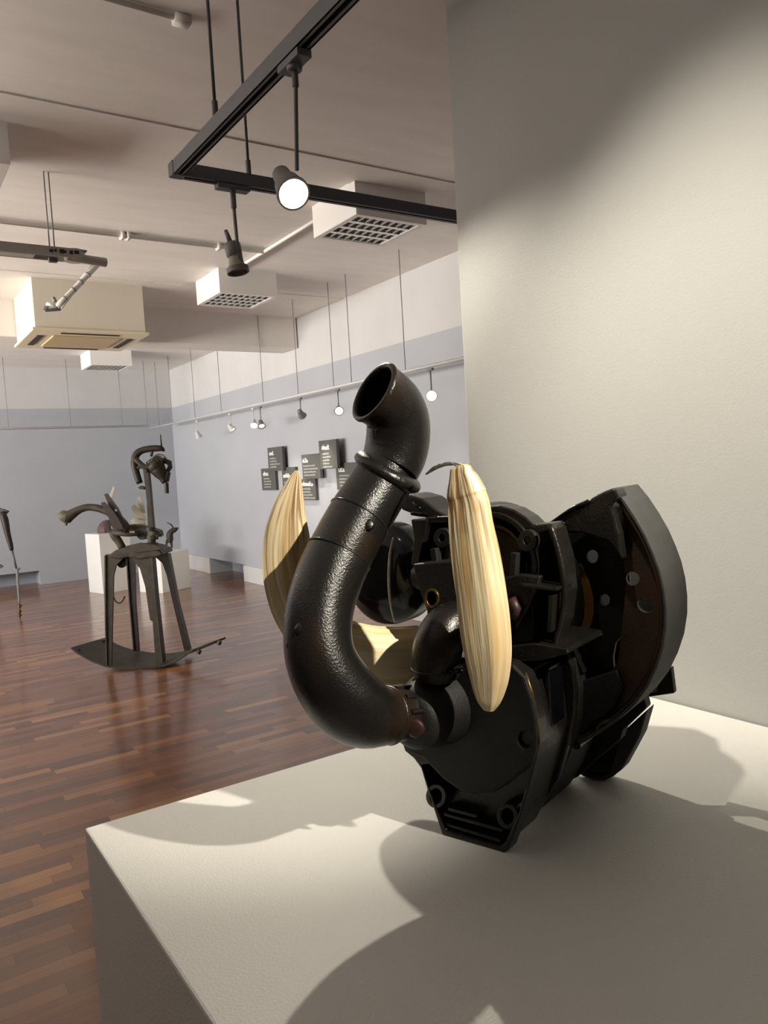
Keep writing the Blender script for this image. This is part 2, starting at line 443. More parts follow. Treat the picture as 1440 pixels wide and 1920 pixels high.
# ================================================================== CEILING FITTINGS
def luminaire():
    t = thing('ceiling_light', 'x', 'ceiling light', (0, 0, 0))
    g = G(); h, zt, zb = 0.262, 0.0, -0.20
    g.box((-h, -h, zb), (-h + 0.012, h, zt)); g.box((h - 0.012, -h, zb), (h, h, zt))
    g.box((-h + 0.012, -h, zb), (h - 0.012, -h + 0.012, zt)); g.box((-h + 0.012, h - 0.012, zb), (h - 0.012, h, zt))
    for q in (0, 1):
        for sgn in (-1, 1):
            c = sgn * (h - 0.02)
            if q: g.box((c - 0.018, -h, zb - 0.002), (c + 0.018, h, zb + 0.004))
            else: g.box((-h, c - 0.018, zb - 0.0025), (h, c + 0.018, zb + 0.0035))
    g.obj('housing', m_lum, t)
    g = G(); g.box((-h + 0.012, -h + 0.012, -0.07), (h - 0.012, h - 0.012, -0.06)); g.obj('reflector', m_lumdark, t)
    g = G(); n = 8; a = h - 0.036
    for i in range(n + 1):
        x = -a + 2 * a * i / n
        g.box((x - 0.0015, -a, zb + 0.0), (x + 0.0015, a, zb + 0.045))
    for i in range(5):
        y = -a + 2 * a * i / 4
        # V shaped lengthwise blades
        g.prism([(-a, y - 0.016, zb + 0.001), (-a, y + 0.016, zb + 0.001), (-a, y, zb + 0.05)], (2 * a, 0, 0))
    g.obj('louvre_grille', m_louvre, t)
    g = G()
    for i in range(4):
        y = -a + 2 * a * (i + 0.5) / 4
        g.tube([(-a, y, zb + 0.085), (a, y, zb + 0.085)], 0.013, 8)
    g.obj('tube_lamp', m_lum, t, smooth=True)
    return t
lum = luminaire()
LG = 'square louvred ceiling lights'
spots = [(2.81, 4.18, 'large square louvred ceiling light box just right of the lit spotlight'),
         (2.81, 6.31, 'white square louvred ceiling light below the unlit hanging spotlight, in front of the beam'),
         (2.80, 8.50, 'square louvred ceiling light mostly hidden behind the beam, beside the air conditioner'),
         (2.78, 10.58, 'farthest small white louvred ceiling light below the air conditioner'),
         (0.42, 4.24, 'ceiling light box cut off by the left edge of the photo')]
for i, (x, y, lb) in enumerate(spots):
    if i == 0: lum.location = (x, y, ZC); lum['label'] = lb; lum['group'] = LG
    else: dup(lum, (x, y, ZC), lb, LG)

# air conditioner
t = thing('air_conditioner', 'boxed cream ceiling cassette air conditioner in front of the beam', 'air conditioner', (1.70, 7.27, ZC))
g = G(); g.box((1.25, 6.83, 2.735), (2.155, 7.71, ZC)); g.obj('casing', m_casing, t, bevel=0.004)
g = G(); z0 = 2.700
g.box((1.225, 6.80, z0 + 0.01), (2.18, 7.73, 2.735)); pan = g.obj('cassette_panel', m_cream, t, bevel=0.006)
g = G(); g.box((1.42, 7.00, z0 - 0.001), (1.98, 7.55, z0 + 0.012)); g.obj('intake_grille', m_tan, pan, bevel=0.004)
g = G()
for a, b_ in (((1.30, 7.03, 0), (1.35, 7.52, 0)), ((2.05, 7.03, 0), (2.10, 7.52, 0)), ((1.46, 6.87, 0), (1.94, 6.905, 0)), ((1.46, 7.63, 0), (1.94, 7.665, 0))):
    g = G(); g.box((a[0], a[1], z0 + 0.004), (b_[0], b_[1], z0 + 0.012)); g.obj('air_outlet', m_dark, pan)

# hanging perforated tray with the folded white pipe arm
t = thing('hanging_cable_tray', 'grey perforated tray hung on two rods with a folded white pipe arm', 'cable tray', (0.6, 4.56, 2.72))
g = G(); ty, tz = 4.56, 2.72
g.box((-1.2, ty - 0.05, tz + 0.012), (1.13, ty + 0.05, tz + 0.022)); g.box((-1.2, ty - 0.055, tz - 0.03), (1.10, ty - 0.045, tz + 0.022))
g.box((-1.2, ty + 0.045, tz - 0.03), (1.10, ty + 0.055, tz + 0.022)); g.box((-1.2, ty - 0.05, tz - 0.032), (0.86, ty + 0.03, tz - 0.024))
g.obj('channel', m_tray, t, bevel=0.003)
g = G(); g.lathe((1.07, ty, tz - 0.035), UP, [(0, 0.052), (0.055, 0.055), (0.062, 0.045)], 24); g.obj('rounded_end', m_tray, t, smooth=40)
g = G(); g.tube([(1.02, ty - 0.03, tz - 0.02), (1.24, ty - 0.0, tz - 0.025)], [0.024, 0.026], 16, sub=1); g.obj('pipe_joint', m_tray, t, smooth=40)
for k in range(11):
    x = 0.60 - k * 0.034
    g = G(); g.box((x - 0.008, ty - 0.057, tz - 0.006), (x + 0.008, ty - 0.0548, tz + 0.002)); g.obj('slot', m_dark, t)
g = G()
for k, wd in enumerate((0.020, 0.012, 0.026, 0.010, 0.018, 0.024)):
    x = 0.93 + k * 0.026; g.box((x, ty - 0.0575, tz - 0.012 + 0.004 * (k % 2)), (x + wd, ty - 0.055, tz + 0.004 + 0.003 * (k % 3)))
g.obj('black_marking', m_dark, t)
for x in (0.94, 0.965):
    g = G(); g.tube([(x, ty - 0.02, tz + 0.02), (x, ty - 0.02, ZC)], 0.0035, 8); g.obj('suspension_rod', m_wire, t, smooth=True)
g = G(); g.box((0.93, ty - 0.03, tz - 0.055), (0.975, ty + 0.0, tz - 0.03)); g.obj('clamp', m_rod, t, bevel=0.003)
pA = [dep(184, 495, 4.77), dep(160, 520, 4.74), dep(140, 542, 4.70), dep(120, 562, 4.66), dep(106, 576, 4.64)]
pB = [dep(176, 494, 4.84), dep(152, 524, 4.80), dep(134, 552, 4.76), dep(114, 578, 4.72)]
g = G(); g.tube(pA, 0.017, 14); a1 = g.obj('pipe_arm', m_pipew, t, smooth=True)
g = G(); g.tube(pB, 0.009, 12); g.obj('pipe_arm', m_pipew, t, smooth=True)
for f_ in (0.25, 0.42, 0.6, 0.8):
    q = pA[0].lerp(pA[-1], f_); d_ = (pA[-1] - pA[0]).normalized()
    g = G(); g.tube([q - d_ * 0.004, q + d_ * 0.004], 0.0195, 14); g.obj('band', m_wire, a1, smooth=40)
g = G(); g.tube([dep(108, 576, 4.64), dep(96, 572, 4.63), dep(88, 571, 4.63)], 0.014, 12); g.obj('elbow_fitting', m_pipew, t, smooth=True)
g = G(); g.bar(dep(84, 582, 4.62), dep(114, 580, 4.66), 0.03, 0.014); g.bar(dep(88, 575, 4.62), dep(84, 583, 4.62), 0.02, 0.02)
g.tube([dep(100, 558, 4.66), dep(104, 566, 4.66)], 0.012, 8); g.obj('dark_bracket', m_lampgrey, t, bevel=0.002)

# ------------------------------------------------------------------ near lighting track
TZ = 2.485; cor = Vector((0.959, 2.579, TZ))
t = thing('lighting_track', 'dark grey L-shaped suspended track carrying the lit spotlight', 'lighting track', cor)
WS = 0.9
def track_piece(a, b_, side):
    a, b_ = Vector(a), Vector(b_)
    g = G(); s_ = Vector(side)
    for k in (-1, 1): g.bar(a + s_ * k * 0.0178, b_ + s_ * k * 0.0178, 0.006, 0.042, side)
    g.bar(a + UP * 0.018, b_ + UP * 0.018, 0.041, 0.008, side)
    for k in (-1, 1): g.bar(a + s_ * k * 0.013 - UP * 0.0195, b_ + s_ * k * 0.013 - UP * 0.0195, 0.012, 0.003, side)
    o = g.obj('track_arm', m_track, t)
    g = G(); g.bar(a + UP * 0.008, b_ + UP * 0.008, 0.030, 0.016, side); g.obj('track_slot', m_slot, o)
    return o
track_piece((0.959, 2.547, TZ), (0.959, -1.2, TZ), (1, 0, 0))
track_piece((0.936, 2.570, TZ), (3.2, 2.570, TZ), (0, 1, 0))
g = G(); g.box((0.936, 2.547, TZ - 0.023), (0.983, 2.594, TZ + 0.023)); g.obj('corner_joint', m_track, t, bevel=0.004)
for p in ((0.950, 2.196), (1.217, 2.556), (0.954, 0.6), (2.34, 2.556)):
    g = G(); g.tube([(p[0], p[1], TZ + 0.02), (p[0], p[1], ZC - 0.001)], 0.0052, 10); r_ = g.obj('suspension_rod', m_rod, t, smooth=True)
    g = G(); g.tube([(p[0], p[1], TZ + 0.022), (p[0], p[1], TZ + 0.07)], 0.009, 12); g.obj('rod_nut', m_rod, r_, smooth=40)

# lit spotlight hung from the track
t = thing('spotlight', 'brightly lit spotlight hanging from the dark track', 'spotlight', (0.961, 1.719, TZ - 0.022))
g = G(); g.box((0.941, 1.665, TZ - 0.041), (0.981, 1.773, TZ - 0.022)); g.lathe((0.961, 1.719, TZ - 0.041), -UP, [(0, 0.02), (0.012, 0.018)], 20)
g.obj('track_adapter', m_track, t, bevel=0.002)
g = G(); g.tube([(0.961, 1.719, TZ - 0.045), (0.961, 1.719, TZ - 0.09)], 0.008, 12); g.tube([(0.961, 1.719, TZ - 0.09), (0.961, 1.740, 2.20)], 0.0052, 10)
g.obj('stem', m_rod, t, smooth=40)
ax = d1
hb = L1 - ax * 0.01
g = G(); g.lathe(hb - ax * 0.12, ax, [(0, 0.018), (0.01, 0.024), (0.05, 0.026), (0.07, 0.034), (0.115, 0.041), (0.118, 0.043), (0.128, 0.043), (0.128, 0.038), (0.122, 0.037)], 28)
hd = g.obj('lamp_head', m_lampgrey, t, smooth=40)
g = G(); g.lathe(hb, ax, [(0.0, 0.036), (0.006, 0.034), (0.012, 0.022), (0.014, 0.004)], 28); g.obj('bulb_face', m_glow, hd, smooth=True)

# unlit spotlight on the far arm
bx, by = 1.157, 2.570
t = thing('spotlight', 'unlit grey spotlight pointing down, hanging left of the lit one', 'spotlight', (bx, by, TZ - 0.025))
g = G(); g.box((bx - 0.06, by - 0.02, TZ - 0.04), (bx + 0.06, by + 0.02, TZ - 0.024)); g.obj('track_adapter', m_track, t, bevel=0.002)
g = G(); g.tube([(bx, by, TZ - 0.04), (bx, by, TZ - 0.10)], 0.010, 12); g.tube([(bx, by, TZ - 0.1), (bx + 0.005, by, 2.19)], 0.0065, 10); g.obj('stem', m_lampgrey, t, smooth=40)
D3 = 2.745
g = G(); g.tube([dep(449, 470, D3 - 0.01), dep(455, 500, D3 - 0.01)], 0.007, 8); g.obj('bracket', m_lampgrey, t, smooth=True)
P_ = lambda x, y: dep(x, y, D3)
axd = (P_(442, 502) - P_(433, 462)).normalized()
g = G(); o_ = P_(434.5, 456)
g.lathe(o_, axd, [(0, 0.026), (0.006, 0.030), (0.045, 0.028), (0.052, 0.022)], 24); hd = g.obj('lamp_head', m_lampgrey, t, smooth=40)
g = G(); g.lathe(o_ + axd * 0.05, axd, [(0, 0.022), (0.02, 0.026), (0.045, 0.034)], 24); g.obj('reflector_cone', m_lampcream, hd, smooth=40)
g = G(); g.lathe(o_ + axd * 0.09, axd, [(0, 0.036), (0.0, 0.040), (0.018, 0.040), (0.018, 0.034), (0.006, 0.032)], 24); g.obj('front_ring', m_lampgrey, hd, smooth=40)
g = G(); g.tube([P_(432, 455), P_(427, 442), P_(423, 432)], [0.009, 0.0085, 0.007], 12); g.obj('handle', m_lampgrey, hd, smooth=True)

# ------------------------------------------------------------------ far wall rails, wires and small spots
RX, RZ = 3.66, 2.182
t = thing('lamp_rail', 'long white lamp rail hung in front of the right wall', 'lamp rail', (RX, 8, RZ))
g = G(); g.tube([(RX, 3.0, RZ), (RX, 11.7, RZ + 0.03)], 0.014, 12); g.obj('rail_tube', m_rail, t, smooth=True)
for y in (4.3, 5.044, 5.87, 6.185, 6.89, 7.704, 8.9, 9.8, 10.7, 11.3):
    g = G(); g.tube([(RX, y, RZ + 0.01), (RX, y, ZC)], 0.0042, 6); g.obj('suspension_wire', m_wire, t, smooth=True)
t = thing('lamp_rail', 'short white rail hung in front of the back wall at the left', 'lamp rail', (2, 11.2, 2.215))
g = G(); g.tube([(-2, 11.2, 2.215), (3.47, 11.2, 2.218)], 0.016, 12); g.obj('rail_tube', m_rail, t, smooth=True)
for x in (0.4, 1.62, 2.4, 3.1, 3.46):
    g = G(); g.tube([(x, 11.2, 2.22), (x, 11.2, ZC)], 0.0042, 6); g.obj('suspension_wire', m_wire, t, smooth=True)

def rail_lamp(y, dz, aim, glow, label, body):
    t = thing('rail_spotlight', label, 'spotlight', (RX, y, RZ - 0.014), 'small spotlights on the rail along the right wall')
    g = G(); g.box((RX - 0.012, y - 0.03, RZ - 0.03), (RX + 0.012, y + 0.03, RZ - 0.012)); g.obj('rail_clip', body, t, bevel=0.002)
    hz = RZ - dz
    g = G(); g.tube([(RX, y, RZ - 0.03), (RX, y, hz + 0.02)], 0.006, 8); g.obj('stem', body, t, smooth=True)
    a = Vector(aim).normalized(); o_ = Vector((RX, y, hz))
    g = G(); g.lathe(o_ - a * 0.05, a, [(0, 0.012), (0.01, 0.024), (0.05, 0.030), (0.085, 0.044), (0.092, 0.044), (0.092, 0.040), (0.084, 0.038)], 18)
    h_ = g.obj('lamp_head', body, t, smooth=40)
    g = G(); g.lathe(o_ - a * 0.05, a, [(0.083, 0.037), (0.088, 0.030), (0.091, 0.004)], 18); g.obj('bulb_face', glow, h_, smooth=True)
    return t
S7 = [(9.747, 0.19, (0.5, 0.3, -0.9), m_glow3, 'smallest white spotlight at the far corner end of the rail', m_rail),
      (8.64, 0.18, (0.3, -0.5, -0.7), m_glow3, 'white spotlight on a long stem, second from the far corner', m_rail),
      (7.985, 0.18, (-0.35, -0.6, -0.7), m_glow2, 'lit spotlight of the close pair on the rail, its left one', m_rail),
      (7.80, 0.20, (-0.1, -0.5, -0.6), m_glow3, 'grey hooded spotlight of the close pair on the rail, its right one', m_lampgrey),
      (6.86, 0.17, (0.5, 0.3, -0.5), m_glow3, 'dull grey spotlight on the rail above the leftmost wall panels', m_lampgrey),
      (6.12, 0.20, (-0.35, -0.7, -0.35), m_glow2, 'lit spotlight on the rail just left of the elephant trunk', m_lampgrey),
      (4.72, 0.22, (-0.6, -0.75, -0.15), m_glow, 'glaring lit spotlight on the rail right of the elephant trunk', m_lampgrey)]
for y, dz, aim, gl, lb, bd in S7: rail_lamp(y, dz, aim, gl, lb, bd)
for y, ty, e in ((7.985, 7.9, 14), (7.8, 7.3, 26), (6.86, 7.2, 30), (6.12, 6.3, 24), (4.72, 5.2, 10)):
    lamp('rail_spot_light', 'SPOT', (RX, y, 1.93), e, WARM2, (XR, ty, 1.0), 0.03, 66, 1.0)

# ------------------------------------------------------------------ wall panels with lettering
SG = 'charcoal text panels on the right wall'
def glyphs(g, y0, z0, width, h, px_, seed):
    """a word made of small letter-like strokes, reading towards the camera (-y)"""
    rr = random.Random(seed); y = y0; end = y0 - width; st = h * 0.22
    while y - h * 0.55 > end:
        k = rr.randrange(5); wl = h * rr.uniform(0.42, 0.6); hh = h * (1.0 if rr.random() < 0.3 else 0.68)
        g.box((px_, y - st, z0), (px_ + 0.003, y, z0 + hh))
        if k in (0, 1, 3): g.box((px_, y - wl, z0), (px_ + 0.003, y - wl + st, z0 + h * 0.68))
        if k in (0, 2, 3): g.box((px_, y - wl, z0 + h * 0.68 - st), (px_ + 0.003, y - st, z0 + h * 0.68))
        if k in (1, 2, 4): g.box((px_, y - wl, z0), (px_ + 0.003, y - st, z0 + st))
        y -= wl + h * 0.10
def wall_panel(y0, y1, z0, z1, dist, tl, tw, nlines, lw, label, seed):
    yc, zc = (y0 + y1) / 2, (z0 + z1) / 2; xf = XR - dist
    t = thing('text_panel', label, 'sign', (xf, yc, z0), SG)
    g = G(); g.box((xf, y1, z0), (xf + 0.035, y0, z1)); g.obj('board', m_sign, t, bevel=0.002)
    if dist > 0.036:
        g = G(); g.box((xf + 0.035, yc - 0.05, zc - 0.05), (XR, yc + 0.05, zc + 0.05)); g.obj('wall_spacer', m_dark, t)
    wdt, hgt = y0 - y1, z1 - z0
    g = G(); glyphs(g, y0 - wdt * tl, z1 - hgt * 0.33, wdt * tw, 0.052, xf - 0.003, seed); g.obj('title_lettering', m_text, t)
    g = G(); rr = random.Random(seed)
    for i in range(nlines):
        glyphs(g, y0 - wdt * (tl + 0.02), z1 - hgt * 0.50 - i * 0.034, wdt * lw[i], 0.022, xf - 0.003, seed * 7 + i)
    g.obj('paragraph_lettering', m_text2, t)
def sg(pa, pb, dist):
    a, b_ = onx(*pa, XR - dist), onx(*pb, XR - dist); return a, b_
def panel_px(pa, pb, dist, *args):
    a, b_ = sg(pa, pb, dist); wall_panel(a.y, b_.y, b_.z, a.z, dist, *args)
panel_px((501, 840), (531, 882), 0.075, 0.12, 0.36, 4, (.45, .5, .72, .45), 'upper left charcoal text panel, highest of the left cluster', 11)
panel_px((489, 879), (518, 919), 0.036, 0.16, 0.42, 4, (.42, .55, .5, .5), 'charcoal text panel at the far left of the cluster', 12)
panel_px((528, 877), (557, 935), 0.036, 0.10, 0.62, 5, (.6, .7, .6, .7, .5), 'charcoal text panel partly behind the tip of the left tusk', 13)
panel_px((565, 853), (601, 897), 0.075, 0.06, 0.36, 4, (.70, .82, .74, .66), 'wide charcoal text panel in the middle of the cluster', 14)
panel_px((597, 827), (633, 878), 0.115, 0.18, 0.50, 5, (.40, .46, .40, .40, .55), 'topmost charcoal text panel near the trunk', 15)
panel_px((556, 899), (593, 938), 0.036, 0.24, 0.70, 4, (.52, .50, .58, .70), 'lowest charcoal text panel, right of the left tusk', 16)
panel_px((629, 869), (672, 918), 0.036, 0.14, 0.34, 4, (.50, .58, .62, .60), 'rightmost charcoal text panel partly behind the trunk', 17)

# ================================================================== PLINTHS
g = G(); g.box((0.200, 0.05, 0), (1.156, 1.045, 1.0))
tag(g.obj('display_plinth', m_plinth, bevel=0.003), 'large white plinth in the foreground under the elephant sculpture', 'plinth')
def plinth(corner, u1, u2, h, label):
    c0 = Vector(corner); u1, u2 = Vector(u1), Vector(u2)
    g = G(); g.prism([c0, c0 + u1, c0 + u1 + u2, c0 + u2], (0, 0, h))
    return tag(g.obj('display_plinth', m_plinth, bevel=0.004), label, 'plinth')
plinth((2.424, 10.231, 0), (0.42, 0.10, 0), (-0.09, 0.36, 0), 0.775, 'taller white plinth at the back, left behind the rocking horse')
plinth((2.985, 9.56, 0), (0.44, 0.20, 0), (-0.17, 0.40, 0), 0.50, 'lower white plinth at the back, right behind the rocking horse')
# objects on the back plinths
fx = Vector((2.50, 10.42, 0.775)); dF = (fx - CAM).dot(CFWD)
g = G(); g.tube([fx + Vector((0.06, 0, 0)), fx + Vector((0.05, 0, 0.05)), fx + Vector((0.08, 0, 0.11)), fx + Vector((0.13, 0, 0.15))], [0.10, 0.095, 0.07, 0.02], 10, sub=2)
g.tube([fx + Vector((0.10, 0, 0.10)), fx + Vector((0.22, 0.02, 0.13))], [0.03, 0.02], 8)
g.zmin = 0.7755
tag(g.obj('small_sculpture', m_purple, smooth=35), 'small maroon lump-like sculpture on top of the taller back plinth', 'sculpture')
fp = Vector((3.13, 9.72, 0.50)); dG = (fp - CAM).dot(CFWD)
t = thing('animal_figurine', 'small dark horned metal animal on top of the lower back plinth', 'sculpture', fp)
Q = lambda x, y: dep(x, y, dG)
g = G()
g.tube([Q(318, 1008), Q(319, 1000), Q(325, 993)], [0.045, 0.042, 0.028], 10, sub=3); g.tube([Q(325, 995), Q(330, 992), Q(334, 990)], [0.033, 0.025, 0.008], 8, sub=2)
g.tube([Q(319, 1018), Q(319, 1008)], [0.03, 0.045], 8)
g.obj('body', m_sdark, t, smooth=60)
g = G(); g.tube([Q(326, 992), Q(321, 984), Q(313, 980)], [0.012, 0.011, 0.006], 6, sub=3); g.obj('horn', m_sculpt, t, smooth=True)
for a, k, b_ in (((320, 1016), (322, 1024), (319, 1036)), ((314, 1012), (312, 1022), (315, 1036))):
    e_ = Q(*b_); e_.z = 0.5
    g = G(); g.tube([Q(*a), Q(*k), e_], [0.020, 0.014, 0.008], 6, sub=2); g.obj('leg', m_sdark, t, smooth=True)

# ================================================================== ROCKING HORSE SCULPTURE
HD = 5.88
base = onz(250, 1256, 0)
t = thing('rocking_horse_sculpture', 'rocking horse welded from scrap metal, standing on the parquet floor', 'sculpture', base)
def Hh(x, y, dd=0.0): return dep(x, y, HD + dd)
FW = Vector((CFWD.x, CFWD.y, 0)).normalized()
def hp(pts, dd=0.0): return [Hh(x, y, dd) for x, y in pts]
# rocker plate
near = [(133, 1217), (146, 1227), (160, 1235), (176, 1243), (195, 1250), (222, 1255), (250, 1256), (278, 1255), (304, 1251), (328, 1243), (346, 1232), (362, 1221)]
far = [(198, 1198), (208, 1204), (217, 1209), (228, 1214), (243, 1219), (262, 1223), (284, 1226), (305, 1227.5), (325, 1227), (340, 1225), (353, 1222), (364, 1220)]
def farp(i, y):
    x, yy = far[i]; k = i / (len(far) - 1); return dep(x, yy + y, HD + 0.50 * (1 - k ** 3) + 0.0)
g = G(); n = len(near)
vs = []
for i in range(n):
    a = Hh(*near[i], 0.0); b_ = farp(i, 0); a.z = max(a.z, 0.002); b_.z = max(b_.z, 0.002)
    vs += [a, b_, a + UP * 0.012, b_ + UP * 0.012]
fs = []
for i in range(n - 1):
    q, r_ = 4 * i, 4 * i + 4
    fs += [(q, r_, r_ + 1, q + 1), (q + 2, q + 3, r_ + 3, r_ + 2), (q, q + 2, r_ + 2, r_), (q + 1, r_ + 1, r_ + 3, q + 3)]
fs += [(0, 1, 3, 2), (4 * n - 4, 4 * n - 2, 4 * n - 1, 4 * n - 3)]
g.add(vs, fs); rk = g.obj('rocker_plate', m_sculpt, t, smooth=40)
g = G(); g.tube([Hh(345, 1227, 0.05), Hh(362, 1220, 0.05), Hh(392, 1208, 0.05), Hh(423, 1196, 0.05)], [0.012, 0.012, 0.012, 0.007], 8); rd = g.obj('rocker_rod', m_sculpt, t, smooth=True)
for x, y in ((373, 1222), (411, 1205)):
    g = G(); g.lathe(Hh(x, y, 0.0), CRIGHT * .5 + CUP, [(-0.014, 0.02), (0.014, 0.02)], 6); g.obj('nut', m_sculpt, rd)
for x, y, dd in ((146, 1220, 0.06), (193, 1203, 0.42)):
    q = Hh(x, y, dd)
    g = G(); g.lathe(q, UP, [(-0.01, 0.022), (0.014, 0.022)], 8); g.obj('bolt_head', m_sdark, rk)
# legs: flared channel legs
def leg(poly, dd, th, m_, flange=None):
    g = G(); g.prism(hp(poly, dd), FW * th)
    if flange:
        for a, b_ in zip(flange[:-1], flange[1:]):
            g.bar(Hh(*a, dd) + FW * 0.03, Hh(*b_, dd) + FW * 0.03, 0.09, 0.012, FW)
    return g.obj('leg', m_, t, bevel=0.002)
leg([(197, 1040), (240, 1036), (230, 1048), (218, 1060), (213, 1080), (211, 1165), (209, 1252), (200, 1250), (203, 1168), (198, 1165)], 0.02, 0.02, m_sculpt, [(198, 1042), (199, 1166), (201, 1248)])
leg([(258, 1040), (284, 1038), (290, 1110), (297, 1170), (306, 1244), (292, 1246), (286, 1166), (281, 1162), (272, 1100), (262, 1066), (248, 1048)], 0.02, 0.02, m_sculpt, [(285, 1040), (292, 1120), (305, 1243)])
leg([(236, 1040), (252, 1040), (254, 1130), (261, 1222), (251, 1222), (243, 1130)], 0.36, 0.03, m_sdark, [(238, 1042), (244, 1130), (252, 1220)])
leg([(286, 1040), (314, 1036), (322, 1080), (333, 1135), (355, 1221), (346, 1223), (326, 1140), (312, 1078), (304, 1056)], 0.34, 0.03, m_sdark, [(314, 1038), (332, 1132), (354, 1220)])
# body: a long lens-shaped pressed plate box
g = G()
prof = [(203, 1045), (206, 1039), (216, 1032), (234, 1026), (262, 1024), (286, 1027), (300, 1033), (306, 1040), (296, 1044), (262, 1049), (240, 1045), (222, 1049)]
g.prism(hp(prof, 0.0), FW * 0.30)
bd = g.obj('body_plate', m_sculpt, t, bevel=0.012, bseg=3)
g = G(); g.prism(hp([(216, 1041), (222, 1037), (240, 1037), (238, 1042), (218, 1044)], -0.002), FW * 0.004); g.obj('slot', m_dark, bd)
g = G(); g.prism(hp([(236, 1024), (262, 1018), (292, 1022), (308, 1030), (274, 1034), (256, 1037)], -0.012), FW * 0.03); g.obj('side_plate', m_sculpt, t, bevel=0.004)
g = G(); g.lathe(Hh(228, 1056, 0.12), CFWD, [(-0.05, 0.02), (0, 0.038), (0.05, 0.03)], 12); g.tube([Hh(228, 1056, 0.12), Hh(234, 1044, 0.12)], 0.02, 8)
g.obj('underbody_knob', m_sdark, t, smooth=40)
g = G(); g.tube(hp([(212, 1110), (214, 1122), (220, 1130), (228, 1129), (234, 1118)], 0.02), 0.0055, 6, sub=3); g.obj('wire_hook', m_sdark, t, smooth=True)
# spine and saddle spring
g = G(); g.prism(hp([(212, 1001), (235, 1004), (262, 1006), (284, 1004), (300, 1007), (297, 996), (280, 990), (262, 986), (244, 984), (228, 988), (216, 992)], 0.12), FW * 0.12)
g.prism(hp([(255, 1006), (276, 1005), (270, 1012), (262, 1012)], 0.12), FW * 0.1)
g.obj('spine_block', m_sdark, t, bevel=0.006)
g = G(); g.tube(hp([(212, 996), (216, 1006), (222, 1014), (230, 1028)], 0.1), [0.034, 0.034, 0.030, 0.030], 12, sub=3); g.tube(hp([(212, 998), (240, 1002), (262, 1002)], 0.08), [0.025, 0.018, 0.012], 8)
g.obj('rear_spring', m_sculpt, t, smooth=True)
for x, y in ((234, 985), (240, 992), (248, 998), (236, 988)):
    g = G(); g.lathe(Hh(x, y, 0.08), CRIGHT, [(-0.02, 0.010), (0.02, 0.010)], 8); g.obj('bolt', m_spale, t, smooth=40)
g = G()
for x, y, r_ in ((282, 992, 0.035), (290, 1000, 0.042), (286, 1008, 0.045), (296, 1003, 0.03)):
    g.lathe(Hh(x, y, 0.1), CUP, [(-0.014, r_), (0.014, r_)], 14)
g.tube(hp([(285, 1026), (284, 990)], 0.1), 0.032, 10); g.lathe(Hh(285, 1020, 0.1), CUP, [(-0.01, 0.055), (0.01, 0.05)], 14); g.obj('neck_flange', m_sculpt, t, smooth=40)
# neck
g = G(); g.prism(hp([(268, 880), (278, 880), (281, 910), (288, 990), (290, 1012), (278, 1012), (275, 940)], 0.08), FW * 0.05); g.obj('neck', m_sculpt, t, bevel=0.003)
# head
g = G()
g.tube(hp([(262, 906), (256, 888), (252, 868), (256, 852), (268, 844), (285, 841), (302, 841), (308, 846)], 0.1), [0.026, 0.028, 0.030, 0.030, 0.026, 0.026, 0.022, 0.008], 10, sub=3)
g.obj('mane_pipe', m_sdark, t, smooth=True)
g = G(); g.tube(hp([(303, 840), (302, 828), (301, 815)], 0.1), [0.008, 0.006, 0.004], 6); g.obj('ear_spike', m_sdark, t, smooth=True)
g = G(); hc = Hh(291, 872, 0.1)
hx = (CRIGHT * 0.85 - CUP * 0.5).normalized()
g.lathe(hc - hx * 0.045, hx, [(0, 0.030), (0.01, 0.058), (0.03, 0.070), (0.06, 0.072), (0.085, 0.062), (0.10, 0.045)], 18)
g.tube(hp([(284, 862), (296, 880), (306, 896), (308, 904)], 0.1), [0.05, 0.062, 0.036, 0.026], 12, sub=2)
hdm = g.obj('head', m_sdark, t, smooth=50)
for k in range(5):
    g = G(); c_ = Hh(286 + 3.2 * k, 868 - 1.6 * k + 2, 0.035); pts = []
    for j in range(9):
        a_ = PI * 0.15 + PI * 0.9 * j / 8
        pts.append(c_ + (CRIGHT * math.cos(a_) + CUP * math.sin(a_)) * (0.034 + 0.006 * k) - CUP * 0.01)
    g.tube(pts, 0.0045, 6); g.obj('coil_ring', m_sculpt, hdm, smooth=True)
g = G(); g.tube(hp([(254, 860), (264, 870), (276, 876), (286, 872)], 0.06), [0.022, 0.020, 0.016, 0.014], 8, sub=2); g.tube(hp([(258, 878), (266, 874), (276, 884)], 0.06), 0.016, 8); g.obj('jaw_linkage', m_sculpt, t, smooth=40)
g = G(); g.tube(hp([(283, 856), (286, 844)], 0.1), 0.012, 6); g.obj('mane_strut', m_sculpt, t, smooth=40)
g = G(); g.tube(hp([(312, 905), (313, 925)], 0.1), 0.017, 10); g.tube(hp([(303, 903), (312, 899), (316, 885)], 0.1), [0.02, 0.026, 0.018], 8); g.tube(hp([(305, 862), (318, 868), (319, 876), (314, 884)], 0.12), [0.02, 0.022, 0.02, 0.016], 8)
g.obj('muzzle', m_sdark, t, smooth=40)
g = G(); g.prism(hp([(258, 914), (264, 911), (270, 913), (270, 918), (262, 917)], 0.08), FW * 0.04); g.obj('neck_bolt', m_dark, t, bevel=0.002)
